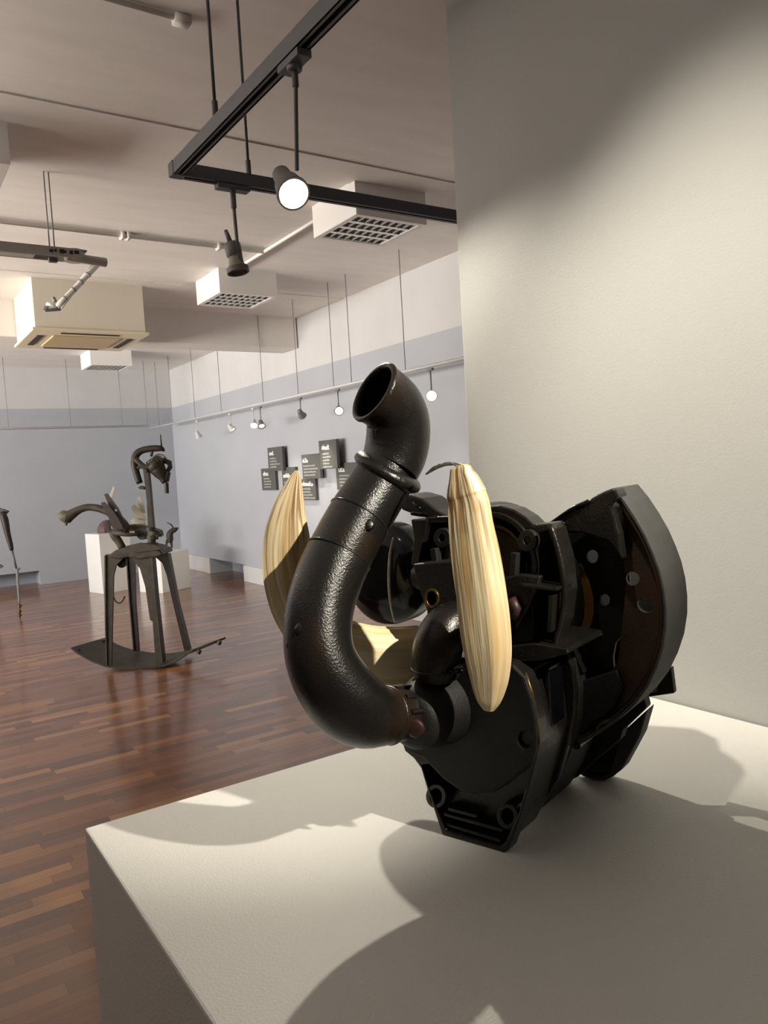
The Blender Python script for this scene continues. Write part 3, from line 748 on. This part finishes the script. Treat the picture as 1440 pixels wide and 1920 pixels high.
# tail
g = G(); g.tube(hp([(240, 992), (226, 976), (208, 962), (188, 954), (166, 951), (148, 956), (132, 966), (124, 972)], 0.05), [0.030, 0.034, 0.034, 0.030, 0.027, 0.030, 0.040, 0.046], 12, sub=3)
tl = g.obj('tail_pipe', m_sculpt, t, smooth=True)
g = G(); g.tube(hp([(127, 970), (118, 968), (112, 970)], 0.05), [0.046, 0.046, 0.030], 12, sub=2); g.tube(hp([(124, 974), (124, 986)], 0.05), [0.03, 0.004], 8); g.obj('tail_end', m_sgreen, tl, smooth=50)
# wings
def blade(poly, dd, m_, holes=(), parent=t, name='wing_blade'):
    g = G(); g.prism(hp(poly, dd), FW * 0.008, [hp(circ(x, y, r_, None, 10), dd) for x, y, r_ in holes]); return g.obj(name, m_, parent)
blade([(195, 927), (201, 925), (208, 934), (222, 953), (231, 972), (238, 990), (224, 994), (213, 968), (205, 950)], 0.02, m_sdark, [(217, 957, 2.6), (216, 970, 2.4)])
blade([(189, 943), (195, 941), (206, 950), (222, 972), (232, 992), (212, 992), (204, 972)], -0.01, m_sdark)
blade([(204, 932), (213, 909), (215, 916), (209, 934)], 0.2, m_spale)
blade([(256, 934), (262, 930), (268, 942), (272, 962), (266, 962), (260, 950)], 0.24, m_spale)
blade([(245, 951), (252, 946), (262, 956), (272, 968), (272, 984), (260, 976), (252, 966)], 0.22, m_spale)
blade([(244, 976), (250, 972), (272, 976), (272, 986), (246, 981)], 0.20, m_spale)

# sculpture leg at the left edge
fb = onz(38, 1160, 0); FD = (fb - CAM).dot(CFWD)
t = thing('scrap_metal_sculpture', 'thin-legged metal sculpture cut off by the left edge, standing on the floor', 'sculpture', fb)
K = lambda x, y: dep(x, y, FD)
g = G(); g.prism([K(*q) for q in ((-30, 945), (-12, 950), (6, 955), (14, 958), (10, 963), (0, 966), (-30, 962))], CFWD * 0.05); g.obj('hip_plate', m_sdark, t, bevel=0.003)
g = G(); g.tube([K(4, 960), K(9, 975), K(14, 1000), K(20, 1022), (K(22, 1032))], [0.032, 0.040, 0.032, 0.026, 0.020], 10, sub=2); g.obj('upper_leg', m_sdark, t, smooth=True)
g = G(); g.tube([K(22, 1030), K(31, 1068)], 0.012, 8); g.obj('thin_rod', m_rod, t, smooth=True)
g = G(); g.prism([K(*q) for q in ((25, 1066), (33, 1064), (37, 1066), (32, 1070))], CFWD * 0.03); g.tube([K(32, 1066), K(36, 1130)], [0.016, 0.012], 8); g.obj('lower_leg', m_lampgrey, t, smooth=40)
g = G()
for y, r_ in ((1136, 0.022), (1146, 0.018), (1153, 0.020)): g.lathe(K(37, y), UP, [(-0.022, 0.006), (-0.010, r_), (0.010, r_), (0.022, 0.006)], 12)
g.tube([K(37, 1130), fb + UP * 0.002], 0.007, 8); g.obj('brass_foot', m_brass, t, smooth=40)
g = G(); g.tube([K(-24, 955), K(-20, 1000), K(-12, 1062), K(-6, 1130), (fb + CRIGHT * -0.26 + UP * 0.004)], [0.03, 0.026, 0.012, 0.012, 0.008], 8); g.obj('rear_leg', m_sdark, t, smooth=True)
g = G(); g.prism([K(*q) for q in ((-14, 1058), (0, 1058), (6, 1062), (0, 1066), (-14, 1064))], CFWD * 0.02); g.obj('spur', m_sdark, t)

# ================================================================== ELEPHANT SCULPTURE
EL = thing('elephant_sculpture', 'black elephant assembled from engine parts with two ivory tusks on the foreground plinth', 'sculpture', EO)
def part(name, outline, b, th, m_=m_iron, holes=(), bevel=0.0015, parent=EL, bseg=2, smooth=None):
    g = G(); g.prism(eb(outline, b), EBK * th, [eb(h_, b) for h_ in holes]); return g.obj(name, m_, parent, bevel=bevel, bseg=bseg, smooth=smooth)

# --- jaw housing: front frame with recess, backing, domed cover
OUT = [(752, 1385), (760, 1408), (776, 1421), (790, 1440), (808, 1502), (829, 1567), (838, 1573), (930, 1600), (944, 1602), (952, 1596),
       (972, 1540), (990, 1482), (1006, 1420), (1011, 1395), (1008, 1350), (1001, 1310), (986, 1262), (960, 1242), (900, 1228), (850, 1236), (800, 1262), (766, 1310), (752, 1350)]
REC = [(790, 1434), (806, 1432), (838, 1462), (862, 1480), (892, 1490), (930, 1484), (955, 1470), (984, 1482), (972, 1526), (948, 1578), (938, 1588), (850, 1562), (836, 1556), (812, 1500)]
jh = part('jaw_frame', OUT, 0.0, 0.022, m_iron, [REC])
part('jaw_backing', OUT, 0.020, 0.075, m_iron, parent=EL)
COV = [(760, 1404), (776, 1417), (795, 1424), (810, 1440), (832, 1463), (858, 1481), (890, 1491), (922, 1487), (948, 1473), (966, 1458), (996, 1436),
       (1004, 1410), (1006, 1380), (1003, 1345), (996, 1310), (983, 1270), (960, 1248), (905, 1234), (850, 1242), (800, 1270), (768, 1318), (758, 1360)]
part('front_cover', COV, -0.006, 0.008, m_matte, [circ(983, 1387, 12, 15, 18)], bevel=0.003)
for x, y, r_ in ((817, 1493, 19), (951, 1531, 20)):
    g = G(); g.prism(eb(circ(x, y, r_, r_ * 1.2, 24), 0.001), EBK * 0.022, [eb(circ(x, y, r_ * .6, r_ * .78, 24), 0.001)]); g.obj('bolt_lug', m_iron, EL, bevel=0.001)
for a, b_ in (((838, 1522), (948, 1552)), ((838, 1540), (944, 1572)), ((846, 1512), (900, 1526))):
    g = G(); g.bar(EB(*a, 0.012), EB(*b_, 0.012), 0.016, 0.0045, EBK); g.obj('recess_rib', m_iron, EL, bevel=0.001)
# side casing slabs behind the jaw
S2 = [(830, 1236), (1020, 1216), (1060, 1222), (1072, 1250), (1078, 1300), (1076, 1345), (1064, 1400), (1046, 1462), (1002, 1544), (985, 1548), (900, 1520), (840, 1440)]
part('side_casing', S2, 0.095, 0.012, m_iron, bevel=0.002)
S3 = [(860, 1240), (1040, 1214), (1074, 1236), (1086, 1290), (1084, 1350), (1070, 1410), (1048, 1464), (1020, 1512), (1004, 1528), (985, 1526), (900, 1500), (860, 1420)]
part('rear_casing', S3, 0.112, 0.085, m_matte, bevel=0.003)
# raised bright-edged bead and plates on the flank
g = G(); g.tube(eb([(985, 1262), (997, 1300), (1006, 1345), (1010, 1392)], 0.0), 0.0022, 8); g.obj('edge_bead', m_brass, EL, smooth=True)
g = G(); g.obox(EB(1040, 1300, 0.07), EBK * 0.020, EE * 0.003, UP * 0.035); g.obj('flank_cover', m_gloss, EL, bevel=0.004)
# shoulder shelf below the head housing
part('shoulder_plate', [(955, 1212), (1000, 1206), (1062, 1216), (1066, 1226), (1010, 1240), (950, 1240)], 0.015, 0.10, m_iron, bevel=0.002)

# --- head housing with arch, pockets and lugs
HO = [(797, 969), (842, 968), (866, 974), (884, 960), (908, 950), (936, 948), (962, 955), (986, 970), (1000, 984), (1030, 981), (1040, 992),
      (1056, 1050), (1062, 1110), (1056, 1160), (1046, 1190), (1036, 1230), (965, 1242), (880, 1246), (862, 1190), (800, 1120), (780, 1060), (790, 1010)]
ring_i = circ(915, 1066, 82, 98, 40)
pocket_l = [(808, 980), (842, 980), (850, 1000), (840, 1040), (836, 1064), (796, 1062), (792, 1040)]
pocket_r = [(1006, 1034), (1012, 1000), (1030, 994), (1044, 1050), (1050, 1110), (1044, 1150), (1034, 1200), (1000, 1205), (1000, 1120)]
HO2 = HO
hh = part('head_housing', HO2, 0.035, 0.032, m_iron, [pocket_l, circ(918, 1062, 76, 92, 36), pocket_r], bevel=0.002)
part('head_back_plate', HO2, 0.068, 0.016, m_iron, bevel=0.002)
g = G(); g.prism(eb(circ(918, 1064, 88, 104, 40), 0.030), EBK * 0.008, [eb(circ(918, 1064, 79, 94, 40), 0.030)]); g.obj('bore_ring', m_iron, EL, bevel=0.001)
g = G(); g.prism(eb(circ(918, 1066, 70, 84, 40), 0.045), EBK * 0.022, [eb(circ(918, 1066, 64, 77, 40), 0.045)]); g.obj('bore_liner', m_brass, EL, bevel=0.001)
part('bore_disc', circ(918, 1070, 66, 79, 36), 0.058, 0.012, m_rust, bevel=0.002)
# bell drum behind the head
cb = EB(916, 1058, 0.115); rr_ = (EB(916, 1058, 0.115) - EB(916, 944, 0.115)).length
g = G(); g.lathe(cb, EBK, [(-0.030, rr_ * 0.9), (-0.030, rr_), (0.035, rr_), (0.04, rr_ * 0.97)], 56); g.obj('bell_drum', m_matte, EL, smooth=40)
for (x, y, r_, st) in ((828, 1009, 16, ((832, 1024), (838, 1064))), (988, 1014, 18, ((982, 1032), (978, 1086)))):
    g = G(); g.prism(eb(circ(x, y, r_, r_ * 1.15, 24), 0.028), EBK * 0.05, [eb(circ(x, y, r_ * .36, r_ * .42, 16), 0.028)])
    g.bar(EB(*st[0], 0.045), EB(*st[1], 0.045), 0.05, 0.008, EBK); g.obj('bolt_lug', m_matte, EL, bevel=0.001)
g = G(); g.bar(EB(992, 1092, 0.03), EB(1058, 1100, 0.03), 0.04, 0.004, EBK); g.bar(EB(1044, 1112, 0.03), EB(1040, 1180, 0.03), 0.03, 0.006, EBK); g.obj('inner_rib', m_iron, EL, bevel=0.001)
part('torn_bracket', [(946, 1082), (975, 1076), (1014, 1080), (1004, 1110), (990, 1140), (968, 1180), (950, 1150), (940, 1110)], 0.018, 0.010, m_iron, bevel=0.003, bseg=3)
g = G(); g.tube(eb([(958, 1122), (968, 1142), (962, 1158)], 0.008), 0.006, 8); g.obj('red_bolt', m_redmark, EL, smooth=True)
# edge rib running down right of the head
g = G(); g.tube(eb([(1031, 984), (1046, 1030), (1056, 1080), (1058, 1120), (1052, 1160), (1042, 1200), (1038, 1228)], 0.028), 0.0035, 8, sub=3); g.obj('edge_bead', m_iron, EL, smooth=True)

# crest: torn casting on top left of the head
g = G()
cr = [(746, 938), (757, 926), (770, 928), (790, 934), (806, 946), (818, 956), (838, 967), (846, 974), (800, 974), (790, 966), (768, 962), (752, 956)]
g.prism(eb(cr, 0.045), EBK * 0.05)
co = g.obj('torn_crest', m_matte, EL, bevel=0.003, bseg=3)
g = G(); g.tube(eb([(772, 962), (790, 964), (806, 967), (838, 972)], 0.04), [0.003, 0.0035, 0.002, 0.002], 8, sub=3); g.tube(eb([(774, 941), (784, 950), (790, 956)], 0.042), 0.002, 6); g.obj('weld_bead', m_gloss, EL, smooth=True)
part('temple_bar', [(770, 974), (800, 974), (796, 1000), (782, 1060), (770, 1060), (776, 1010)], 0.03, 0.04, m_iron)

# cheek plate with the brass hole
part('cheek_plate', [(773, 1058), (862, 1050), (880, 1100), (882, 1180), (862, 1220), (820, 1210), (800, 1180), (800, 1145), (788, 1112)], 0.0, 0.03, m_matte,
     [circ(809, 1122, 9, 13, 18)], bevel=0.002)
g = G(); g.prism(eb(circ(808, 1122, 14, 18, 28), -0.003), EBK * 0.012, [eb(circ(809, 1122, 9.5, 13.5, 28), -0.003)]); g.obj('brass_eye_ring', m_brass, EL, bevel=0.001)

def ringbead(c_, ax_, R_, r_, name, m_, parent, seg=48):
    g = G(); ax_ = ax_.normalized()
    g.lathe(c_, ax_, [(-r_, R_ - r_ * .5), (-r_ * .7, R_ + r_ * .5), (0, R_ + r_), (r_ * .7, R_ + r_ * .5), (r_, R_ - r_ * .5)], seg); return g.obj(name, m_, parent, smooth=True)
# cheek elbow (short pipe bend over the jaw)
def ep(x, y, b): return EB(x, y, b)
k_ = 0.88 / FPX
g = G(); g.tube([ep(818, 1262, -0.022), ep(818, 1240, -0.024), ep(822, 1210, -0.022), ep(836, 1180, -0.010), ep(862, 1158, 0.012), ep(884, 1150, 0.03)],
                [45 * k_, 47 * k_, 47 * k_, 45 * k_, 40 * k_, 36 * k_], 28, sub=5); ce_ = g.obj('cheek_elbow', m_trunk, EL, smooth=50)
ringbead(ep(818, 1252, -0.023), UP, 47 * k_, 0.002, 'elbow_rim', m_trunk, ce_)
g = G()
rr2 = random.Random(3)
for i in range(9):
    a_ = PI * (0.1 + 0.1 * i); x = 820 - 46 * math.cos(a_); y = 1256 + 5 * math.sin(a_)
    g.lathe(ep(x, y, -0.022 - 0.018 * math.sin(a_)), UP, [(-0.003, 0.002), (0, 0.005 + 0.002 * rr2.random()), (0.003, 0.002)], 8)
g.obj('weld_bead', m_gloss, EL, smooth=True)
# round boss the trunk is bolted to
g = G(); cbo = EB(826, 1322, 0.0)
g.lathe(cbo, -EBK, [(0, 0.046), (0.02, 0.044), (0.046, 0.038), (0.060, 0.034), (0.066, 0.026)], 36); g.obj('trunk_boss', m_matte, EL, smooth=50)

# --- trunk
TP = [(806, 1334, .905, 42), (776, 1336, .885, 47), (742, 1340, .865, 50), (712, 1342, .850, 56), (684, 1336, .838, 66), (650, 1314, .828, 71), (618, 1272, .822, 69), (600, 1228, .822, 66),
      (596, 1180, .828, 64), (602, 1130, .838, 64), (618, 1080, .850, 64), (634, 1044, .859, 63)]
TQ = [(636, 1040, .860, 61.5), (656, 1002, .869, 61), (677, 965, .878, 60), (697, 934, .886, 58.5), (716, 902, .893, 57), (727, 885, .897, 57)]
def TPw(lst): return [dep(x, y, d) for x, y, d, r_ in lst], [r_ * d / FPX for x, y, d, r_ in lst]
g = G(); pa, ra = TPw(TP); g.tube(pa, ra, 40, sub=6); tr = g.obj('trunk_bend', m_trunk, EL, smooth=60)
g = G(); pa, ra = TPw(TQ); g.tube(pa, ra, 40, sub=5); tr2 = g.obj('trunk_pipe', m_trunk, EL, smooth=60)
# raised joint line and lumps on the pipe
ja = (dep(656, 1002, .869) - dep(620, 1076, .851))
ringbead(dep(635, 1041, .860), ja, 62 * .860 / FPX, 0.0016, 'joint_ring', m_trunk, tr2)
ringbead(dep(674, 970, .877), dep(697, 934, .886) - dep(656, 1002, .869), 60 * .877 / FPX, 0.0014, 'weld_ring', m_trunk, tr2)
for x, y, d, r_ in ((690, 984, .822, 0.0024), (684, 960, .826, 0.0018), (566, 1180, .778, 0.0026), (552, 1208, .786, 0.003)):
    g = G(); q = dep(x, y, d + 0.018); g.lathe(q, -CFWD + CUP * .3, [(0, r_ * 3.0), (r_ * .5, r_ * 2.2), (r_ * .8, r_ * .6)], 16); g.obj('casting_lump', m_trunk, tr2 if y < 1040 else tr, smooth=True)
# clamp ring and ribbed coupling at the root
jb = dep(742, 1340, .865) - dep(790, 1335, .893)
ringbead(dep(776, 1336, .885), jb, 50 * .885 / FPX, 0.0045, 'coupling_ring', m_iron, tr)
ringbead(dep(728, 1341, .858), jb, 50 * .863 / FPX, 0.003, 'coupling_ring', m_trunk, tr)
for a_ in (0.3, 0.9, 1.5, 2.1, 2.7):
    n_ = jb.normalized(); s_ = n_.cross(UP).normalized(); u_ = s_.cross(n_)
    o_ = (s_ * math.cos(a_) * -1 + u_ * math.sin(a_)) * (49 * .87 / FPX)
    g = G(); g.tube([dep(768, 1337, .88) + o_, dep(736, 1341, .862) + o_], 0.0034, 8); g.obj('coupling_bolt', m_iron, tr, smooth=40)
g = G(); q = dep(779, 1366, .842); g.lathe(q, -CFWD - CRIGHT * .3, [(0, 0.011), (0.0018, 0.008), (0.002, 0.002)], 14); g.obj('red_mark', m_redmark, tr, smooth=True)
# flange collar
fa = (dep(735, 868, .901) - dep(716, 902, .893)).normalized()
fc = dep(727, 885, .897); fr = 69 * .897 / FPX
fa = (fa - CFWD * 0.45).normalized()
g = G(); g.lathe(fc - fa * 0.006, fa, [(-0.004, fr * .8), (0, fr * .93), (0.003, fr * 1.0), (0.008, fr * 1.0), (0.012, fr * .93), (0.015, fr * .80)], 56); g.obj('trunk_collar', m_iron, EL, smooth=True)
# end elbow with open mouth
EP = [(729, 880, .899, 56), (739, 856, .903, 59), (745, 832, .904, 60), (747, 806, .902, 60), (745, 784, .898, 59), (736, 764, .892, 59), (723, 750, .885, 59), (709, 740, .878, 60), (703, 736, .8755, 63)]
pa, ra = TPw(EP); pa, ra = smooth_path(pa, ra, 5)
def frames(pa):
    out = []; up = UP
    for i, p in enumerate(pa):
        t_ = (pa[min(i + 1, len(pa) - 1)] - pa[max(i - 1, 0)]).normalized()
        x = (up - t_ * up.dot(t_))
        if x.length < 1e-3: x = Vector((1, 0, 0))
        x.normalize(); y = t_.cross(x); up = x; out.append((p, t_, x, y))
    return out
fr_ = frames(pa); seg = 44
def rg(f_, r_, sh=0.0): p, t_, x, y = f_; return [p + t_ * sh + (x * math.cos(2 * PI * j / seg) + y * math.sin(2 * PI * j / seg)) * r_ for j in range(seg)]
rs = [rg(f_, r_) for f_, r_ in zip(fr_, ra)]
R0 = ra[-1]
rs += [rg(fr_[-1], R0 * .98, 0.003), rg(fr_[-1], R0 * .90, 0.0045), rg(fr_[-1], R0 * .84, 0.003)]
for i in range(len(fr_) - 1, 4, -3): rs.append(rg(fr_[i], R0 * .80))
g = G(); g.rings(rs, (True, True)); g.obj('trunk_mouth', m_trunk, EL, smooth=60)

# --- tusks
def tusk(name, spec, thick, seed, seg=56):
    """spec: (px, py, depth, half width px); a flattened ivory slab, with ridged surface"""
    pts = [dep(x, y, d) for x, y, d, w_ in spec]; ws = [w_ * d / FPX for x, y, d, w_ in spec]
    P2, W2 = smooth_path(pts, ws, 8); n = len(P2); rs = []; uvs = []
    for i, p in enumerate(P2):
        t_ = (P2[min(i + 1, n - 1)] - P2[max(i - 1, 0)]).normalized()
        v_ = (p - CAM).normalized(); x = t_.cross(v_).normalized(); y = x.cross(t_).normalized()
        r_ = []
        for j in range(seg):
            a_ = 2 * PI * j / seg; ca, sa = math.cos(a_), math.sin(a_)
            sup = (abs(ca) ** 2.6 + abs(sa) ** 2.6) ** (-1 / 2.6)
            k = 1 + 0.05 * noise.noise(Vector((ca * 2.2 + seed, sa * 2.2, i / n * 3.0))) + 0.06 * noise.noise(Vector((ca * 6 + seed, sa * 6, i / n * 3.0)))
            hgt = (1 - abs(ca - 0.25 * (1 - abs(ca))) ** 1.5)
            r_.append(p + (x * ca * sup + y * thick * (sa * sup if sa > 0 else -1.15 * hgt)) * W2[i] * k)
        rs.append(r_)
    g = G(); g.rings(rs); o = g.obj(name, m_ivory, EL, smooth=60)
    arc = [0.0]
    for i in range(1, n): arc.append(arc[-1] + (P2[i] - P2[i - 1]).length)
    me = o.data; uv = me.uv_layers.new(name='UVMap')
    for pl in me.polygons:
        for li in pl.loop_indices:
            vi = me.loops[li].vertex_index; i, j = divmod(vi, seg)
            uv.data[li].uv = (abs(j / seg - 0.5) * 2 + seed, arc[i] / arc[-1])
    return o
tr_ = tusk('tusk', [(864, 872, .800, 10), (865, 877, .800, 19), (866, 888, .800, 23), (870, 905, .800, 30), (874, 925, .80, 36.5), (876, 932, .80, 36), (880, 950, .80, 38.5), (884, 985, .80, 41), (892, 1040, .802, 45), (902, 1110, .805, 46.5), (909, 1170, .808, 47),
                   (914, 1220, .81, 44), (917, 1262, .812, 37), (917, 1295, .814, 29), (917, 1318, .815, 20), (917, 1333, .816, 9)], 0.42, 3.0)
tr_['label'] = 'pale vertical tusk in front of the head'
tl_ = tusk('tusk', [(557, 882, .90, 3), (555, 892, .90, 9), (550, 912, .90, 17), (545, 935, .90, 25), (540, 965, .90, 33), (538, 1000, .90, 41), (538, 1045, .90, 45), (545, 1090, .90, 48), (562, 1138, .905, 51),
                   (592, 1182, .912, 53), (632, 1212, .925, 54), (680, 1226, .94, 54), (730, 1230, .955, 53), (790, 1224, .97, 50)], 0.36, 9.0)
tl_['label'] = 'curved tusk sweeping behind the trunk'
# stub that carries the near tusk
g = G(); g.tube([EB(890, 1200, 0.02), dep(902, 1170, .825)], 0.016, 14); g.obj('tusk_socket', m_iron, EL, smooth=40)
# twisted wire at the top of the near tusk
g = G(); wp = [(872, 874, .80), (858, 869, .80), (846, 870, .81), (836, 870, .82), (826, 874, .83), (816, 877, .84), (806, 884, .85), (799, 889, .86)]
g.tube([dep(*q) for q in wp], [0.0016, .0016, .0018, .0022, .0018, .0024, .0016, .0010], 8, sub=3)
w2 = [(870, 877, .80), (856, 873, .80), (844, 867, .81), (834, 872, .82), (824, 871, .83), (814, 880, .84), (806, 882, .85)]
g.tube([dep(*q) for q in w2], 0.0011, 6, sub=3); g.obj('twisted_wire', m_silver, EL, smooth=True)

# --- far ear: round glossy dish
ce = EB(722, 1076, 0.13)
g = G(); Re = 0.074
g.lathe(ce, -EBK, [(-0.035, Re * .9), (-0.03, Re), (0.0, Re), (0.006, Re * .98), (0.016, Re * .86), (0.026, Re * .62), (0.031, Re * .3), (0.032, 0.002)], 64); g.obj('round_ear', m_gloss, EL, smooth=50)
g = G(); qq = eb([(737, 1008), (731, 1040), (729, 1085), (732, 1130), (740, 1168)], 0.088); g.tube(qq, [0.001, 0.0018, 0.0022, 0.0018, 0.001], 8, sub=4); g.obj('ear_highlight_strip', m_silver, EL, smooth=True)  # silver strip drawn in as the thin highlight on the glossy dish
g = G(); g.tube([EB(790, 1080, 0.12), EB(860, 1080, 0.10)], 0.02, 12); g.obj('ear_bracket', m_iron, EL, smooth=40)

# --- near ear: brake shoe
AX = EBK * 0.080
BF = [(1151, 914), (1172, 940), (1195, 975), (1212, 1005), (1226, 1037), (1238, 1070), (1246, 1104), (1250, 1140), (1250, 1175), (1244, 1215), (1232, 1252), (1214, 1290), (1190, 1322), (1160, 1350), (1124, 1376), (1084, 1398)]
def inset(pts, d):
    out = []
    for i, (x, y) in enumerate(pts):
        a, b_ = pts[max(i - 1, 0)], pts[min(i + 1, len(pts) - 1)]
        tx, ty = b_[0] - a[0], b_[1] - a[1]; l = math.hypot(tx, ty); out.append((x - ty / l * d, y + tx / l * d))
    return out
BI = inset(BF, 7.0)
g = G(); eB = 0.115
g.prism(eb(BF + BI[::-1], eB), AX); g.obj('ear_brake_lining', m_band, EL, bevel=0.0012)
g = G(); BJ = inset(BF, 13.0)
g.prism(eb(BI + BJ[::-1], eB + 0.004), AX * 0.9); g.obj('ear_shoe_rim', m_rust, EL, bevel=0.001)
# rusty web of the shoe
WI = [(1118, 927), (1140, 932), (1158, 985), (1168, 1040), (1173, 1090), (1170, 1140), (1164, 1190), (1160, 1235), (1145, 1262), (1120, 1290), (1090, 1310), (1078, 1340), (1086, 1384)]
web = BJ[:-1] + [(1100, 1388)] + WI[::-1]
part('ear_web', web, eB + 0.022, 0.006, m_rust, [circ(1186, 1085, 12.5, 13, 20), circ(1208, 1137, 15, 10, 20, 0.6), circ(1145, 1302, 6, 7, 7, .3)], bevel=0.0008)
# inner dark shoe web
iw = [(1062, 990), (1095, 985), (1140, 985), (1168, 1010), (1178, 1060), (1182, 1120), (1180, 1170), (1166, 1192), (1154, 1206), (1149, 1232), (1152, 1270), (1110, 1320), (1080, 1300), (1074, 1250), (1082, 1215),
      (1104, 1196), (1112, 1160), (1112, 1120), (1100, 1080), (1080, 1050), (1066, 1030)]
part('ear_inner_web', iw, eB + 0.034, 0.006, m_iron, [circ(1110, 1043, 11, 12, 18), circ(1134, 1125, 9, 11, 18), [(1086, 1224), (1096, 1212), (1104, 1228)]], bevel=0.001)
# top web plate joining ear and head
part('ear_top_plate', [(1018, 980), (1034, 982), (1060, 962), (1078, 950), (1100, 944), (1108, 934), (1130, 922), (1151, 914), (1160, 930), (1146, 950), (1160, 1000), (1166, 1050), (1140, 1016), (1090, 1000), (1044, 1000)],
     eB - 0.012, 0.030, m_iron, bevel=0.003)
g = G(); g.tube(eb([(1030, 983), (1060, 962), (1078, 952), (1098, 944), (1104, 938)], eB - 0.014), [0.002, 0.0022, 0.003, 0.0035, 0.002], 8, sub=3); g.tube(eb([(1060, 984), (1052, 978), (1050, 988)], eB - 0.016), 0.0028, 8); g.obj('weld_bead', m_gloss, EL, smooth=True)
# olive return spring plate
part('olive_spring_plate', [(1086, 1056), (1094, 1068), (1104, 1090), (1111, 1120), (1113, 1150), (1108, 1172), (1098, 1184), (1088, 1180), (1094, 1158), (1096, 1130), (1092, 1100), (1086, 1078)], eB + 0.018, 0.004, m_olive, bevel=0.001)
# lower joint plate of the ear
part('ear_lower_plate', [(1076, 1290), (1094, 1276), (1120, 1268), (1156, 1256), (1170, 1290), (1150, 1330), (1110, 1356), (1086, 1378), (1078, 1350)], eB + 0.010, 0.006, m_matte, bevel=0.002)
g = G(); g.tube([EB(1080, 1397, eB), EB(1080, 1397, eB) + AX * .5], 0.006, 10); g.obj('shoe_end_roll', m_iron, EL, smooth=40)
g = G(); g.tube(eb([(1118, 1372), (1124, 1358), (1140, 1352), (1152, 1352)], eB + 0.004), 0.0022, 8, sub=3); g.obj('spring_hook', m_brass, EL, smooth=True)
part('ear_hinge_bar', [(1056, 1208), (1076, 1220), (1096, 1262), (1086, 1270), (1066, 1238)], eB + 0.006, 0.01, m_iron)

# --- back body, rear leg and tail end
part('belly_plate', [(1030, 1505), (1050, 1482), (1083, 1457), (1120, 1423), (1163, 1387), (1168, 1370), (1212, 1328), (1200, 1280), (1120, 1330), (1040, 1370), (1020, 1440)], 0.198, 0.020, m_matte, bevel=0.002)
part('rear_drum', [(905, 1000), (1050, 1006), (1110, 970), (1155, 952), (1205, 1010), (1232, 1100), (1228, 1200), (1190, 1275), (1120, 1335), (900, 1390)], 0.215, 0.055, m_band, bevel=0.004)
RL = [(1085, 1452), (1110, 1424), (1160, 1390), (1168, 1372), (1214, 1330), (1200, 1380), (1182, 1414), (1166, 1443), (1150, 1456), (1132, 1465), (1112, 1464)]
rl = part('rear_leg', RL, 0.235, 0.030, m_band, [[(1094, 1450), (1116, 1428), (1158, 1396), (1150, 1424), (1142, 1452), (1130, 1459), (1110, 1458)]], bevel=0.003)
part('leg_pocket', [(1090, 1452), (1116, 1426), (1160, 1392), (1152, 1424), (1144, 1452), (1130, 1461), (1110, 1460)], 0.244, 0.008, m_gloss, parent=rl, bevel=0)
part('body_shell', [(900, 1010), (1060, 1040), (1080, 1080), (1074, 1180), (1068, 1250), (1060, 1330), (900, 1330)], 0.150, 0.05, m_matte, bevel=0.004)
part('tail_plate', [(1215, 1307), (1222, 1262), (1258, 1252), (1264, 1300)], 0.29, 0.012, m_matte, bevel=0.001)
g = G(); g.tube([EB(1060, 1270, 0.25), EB(1150, 1285, 0.27), EB(1230, 1285, 0.295)], 0.010, 12, sub=3); g.obj('tail_rod', m_matte, EL, smooth=True)
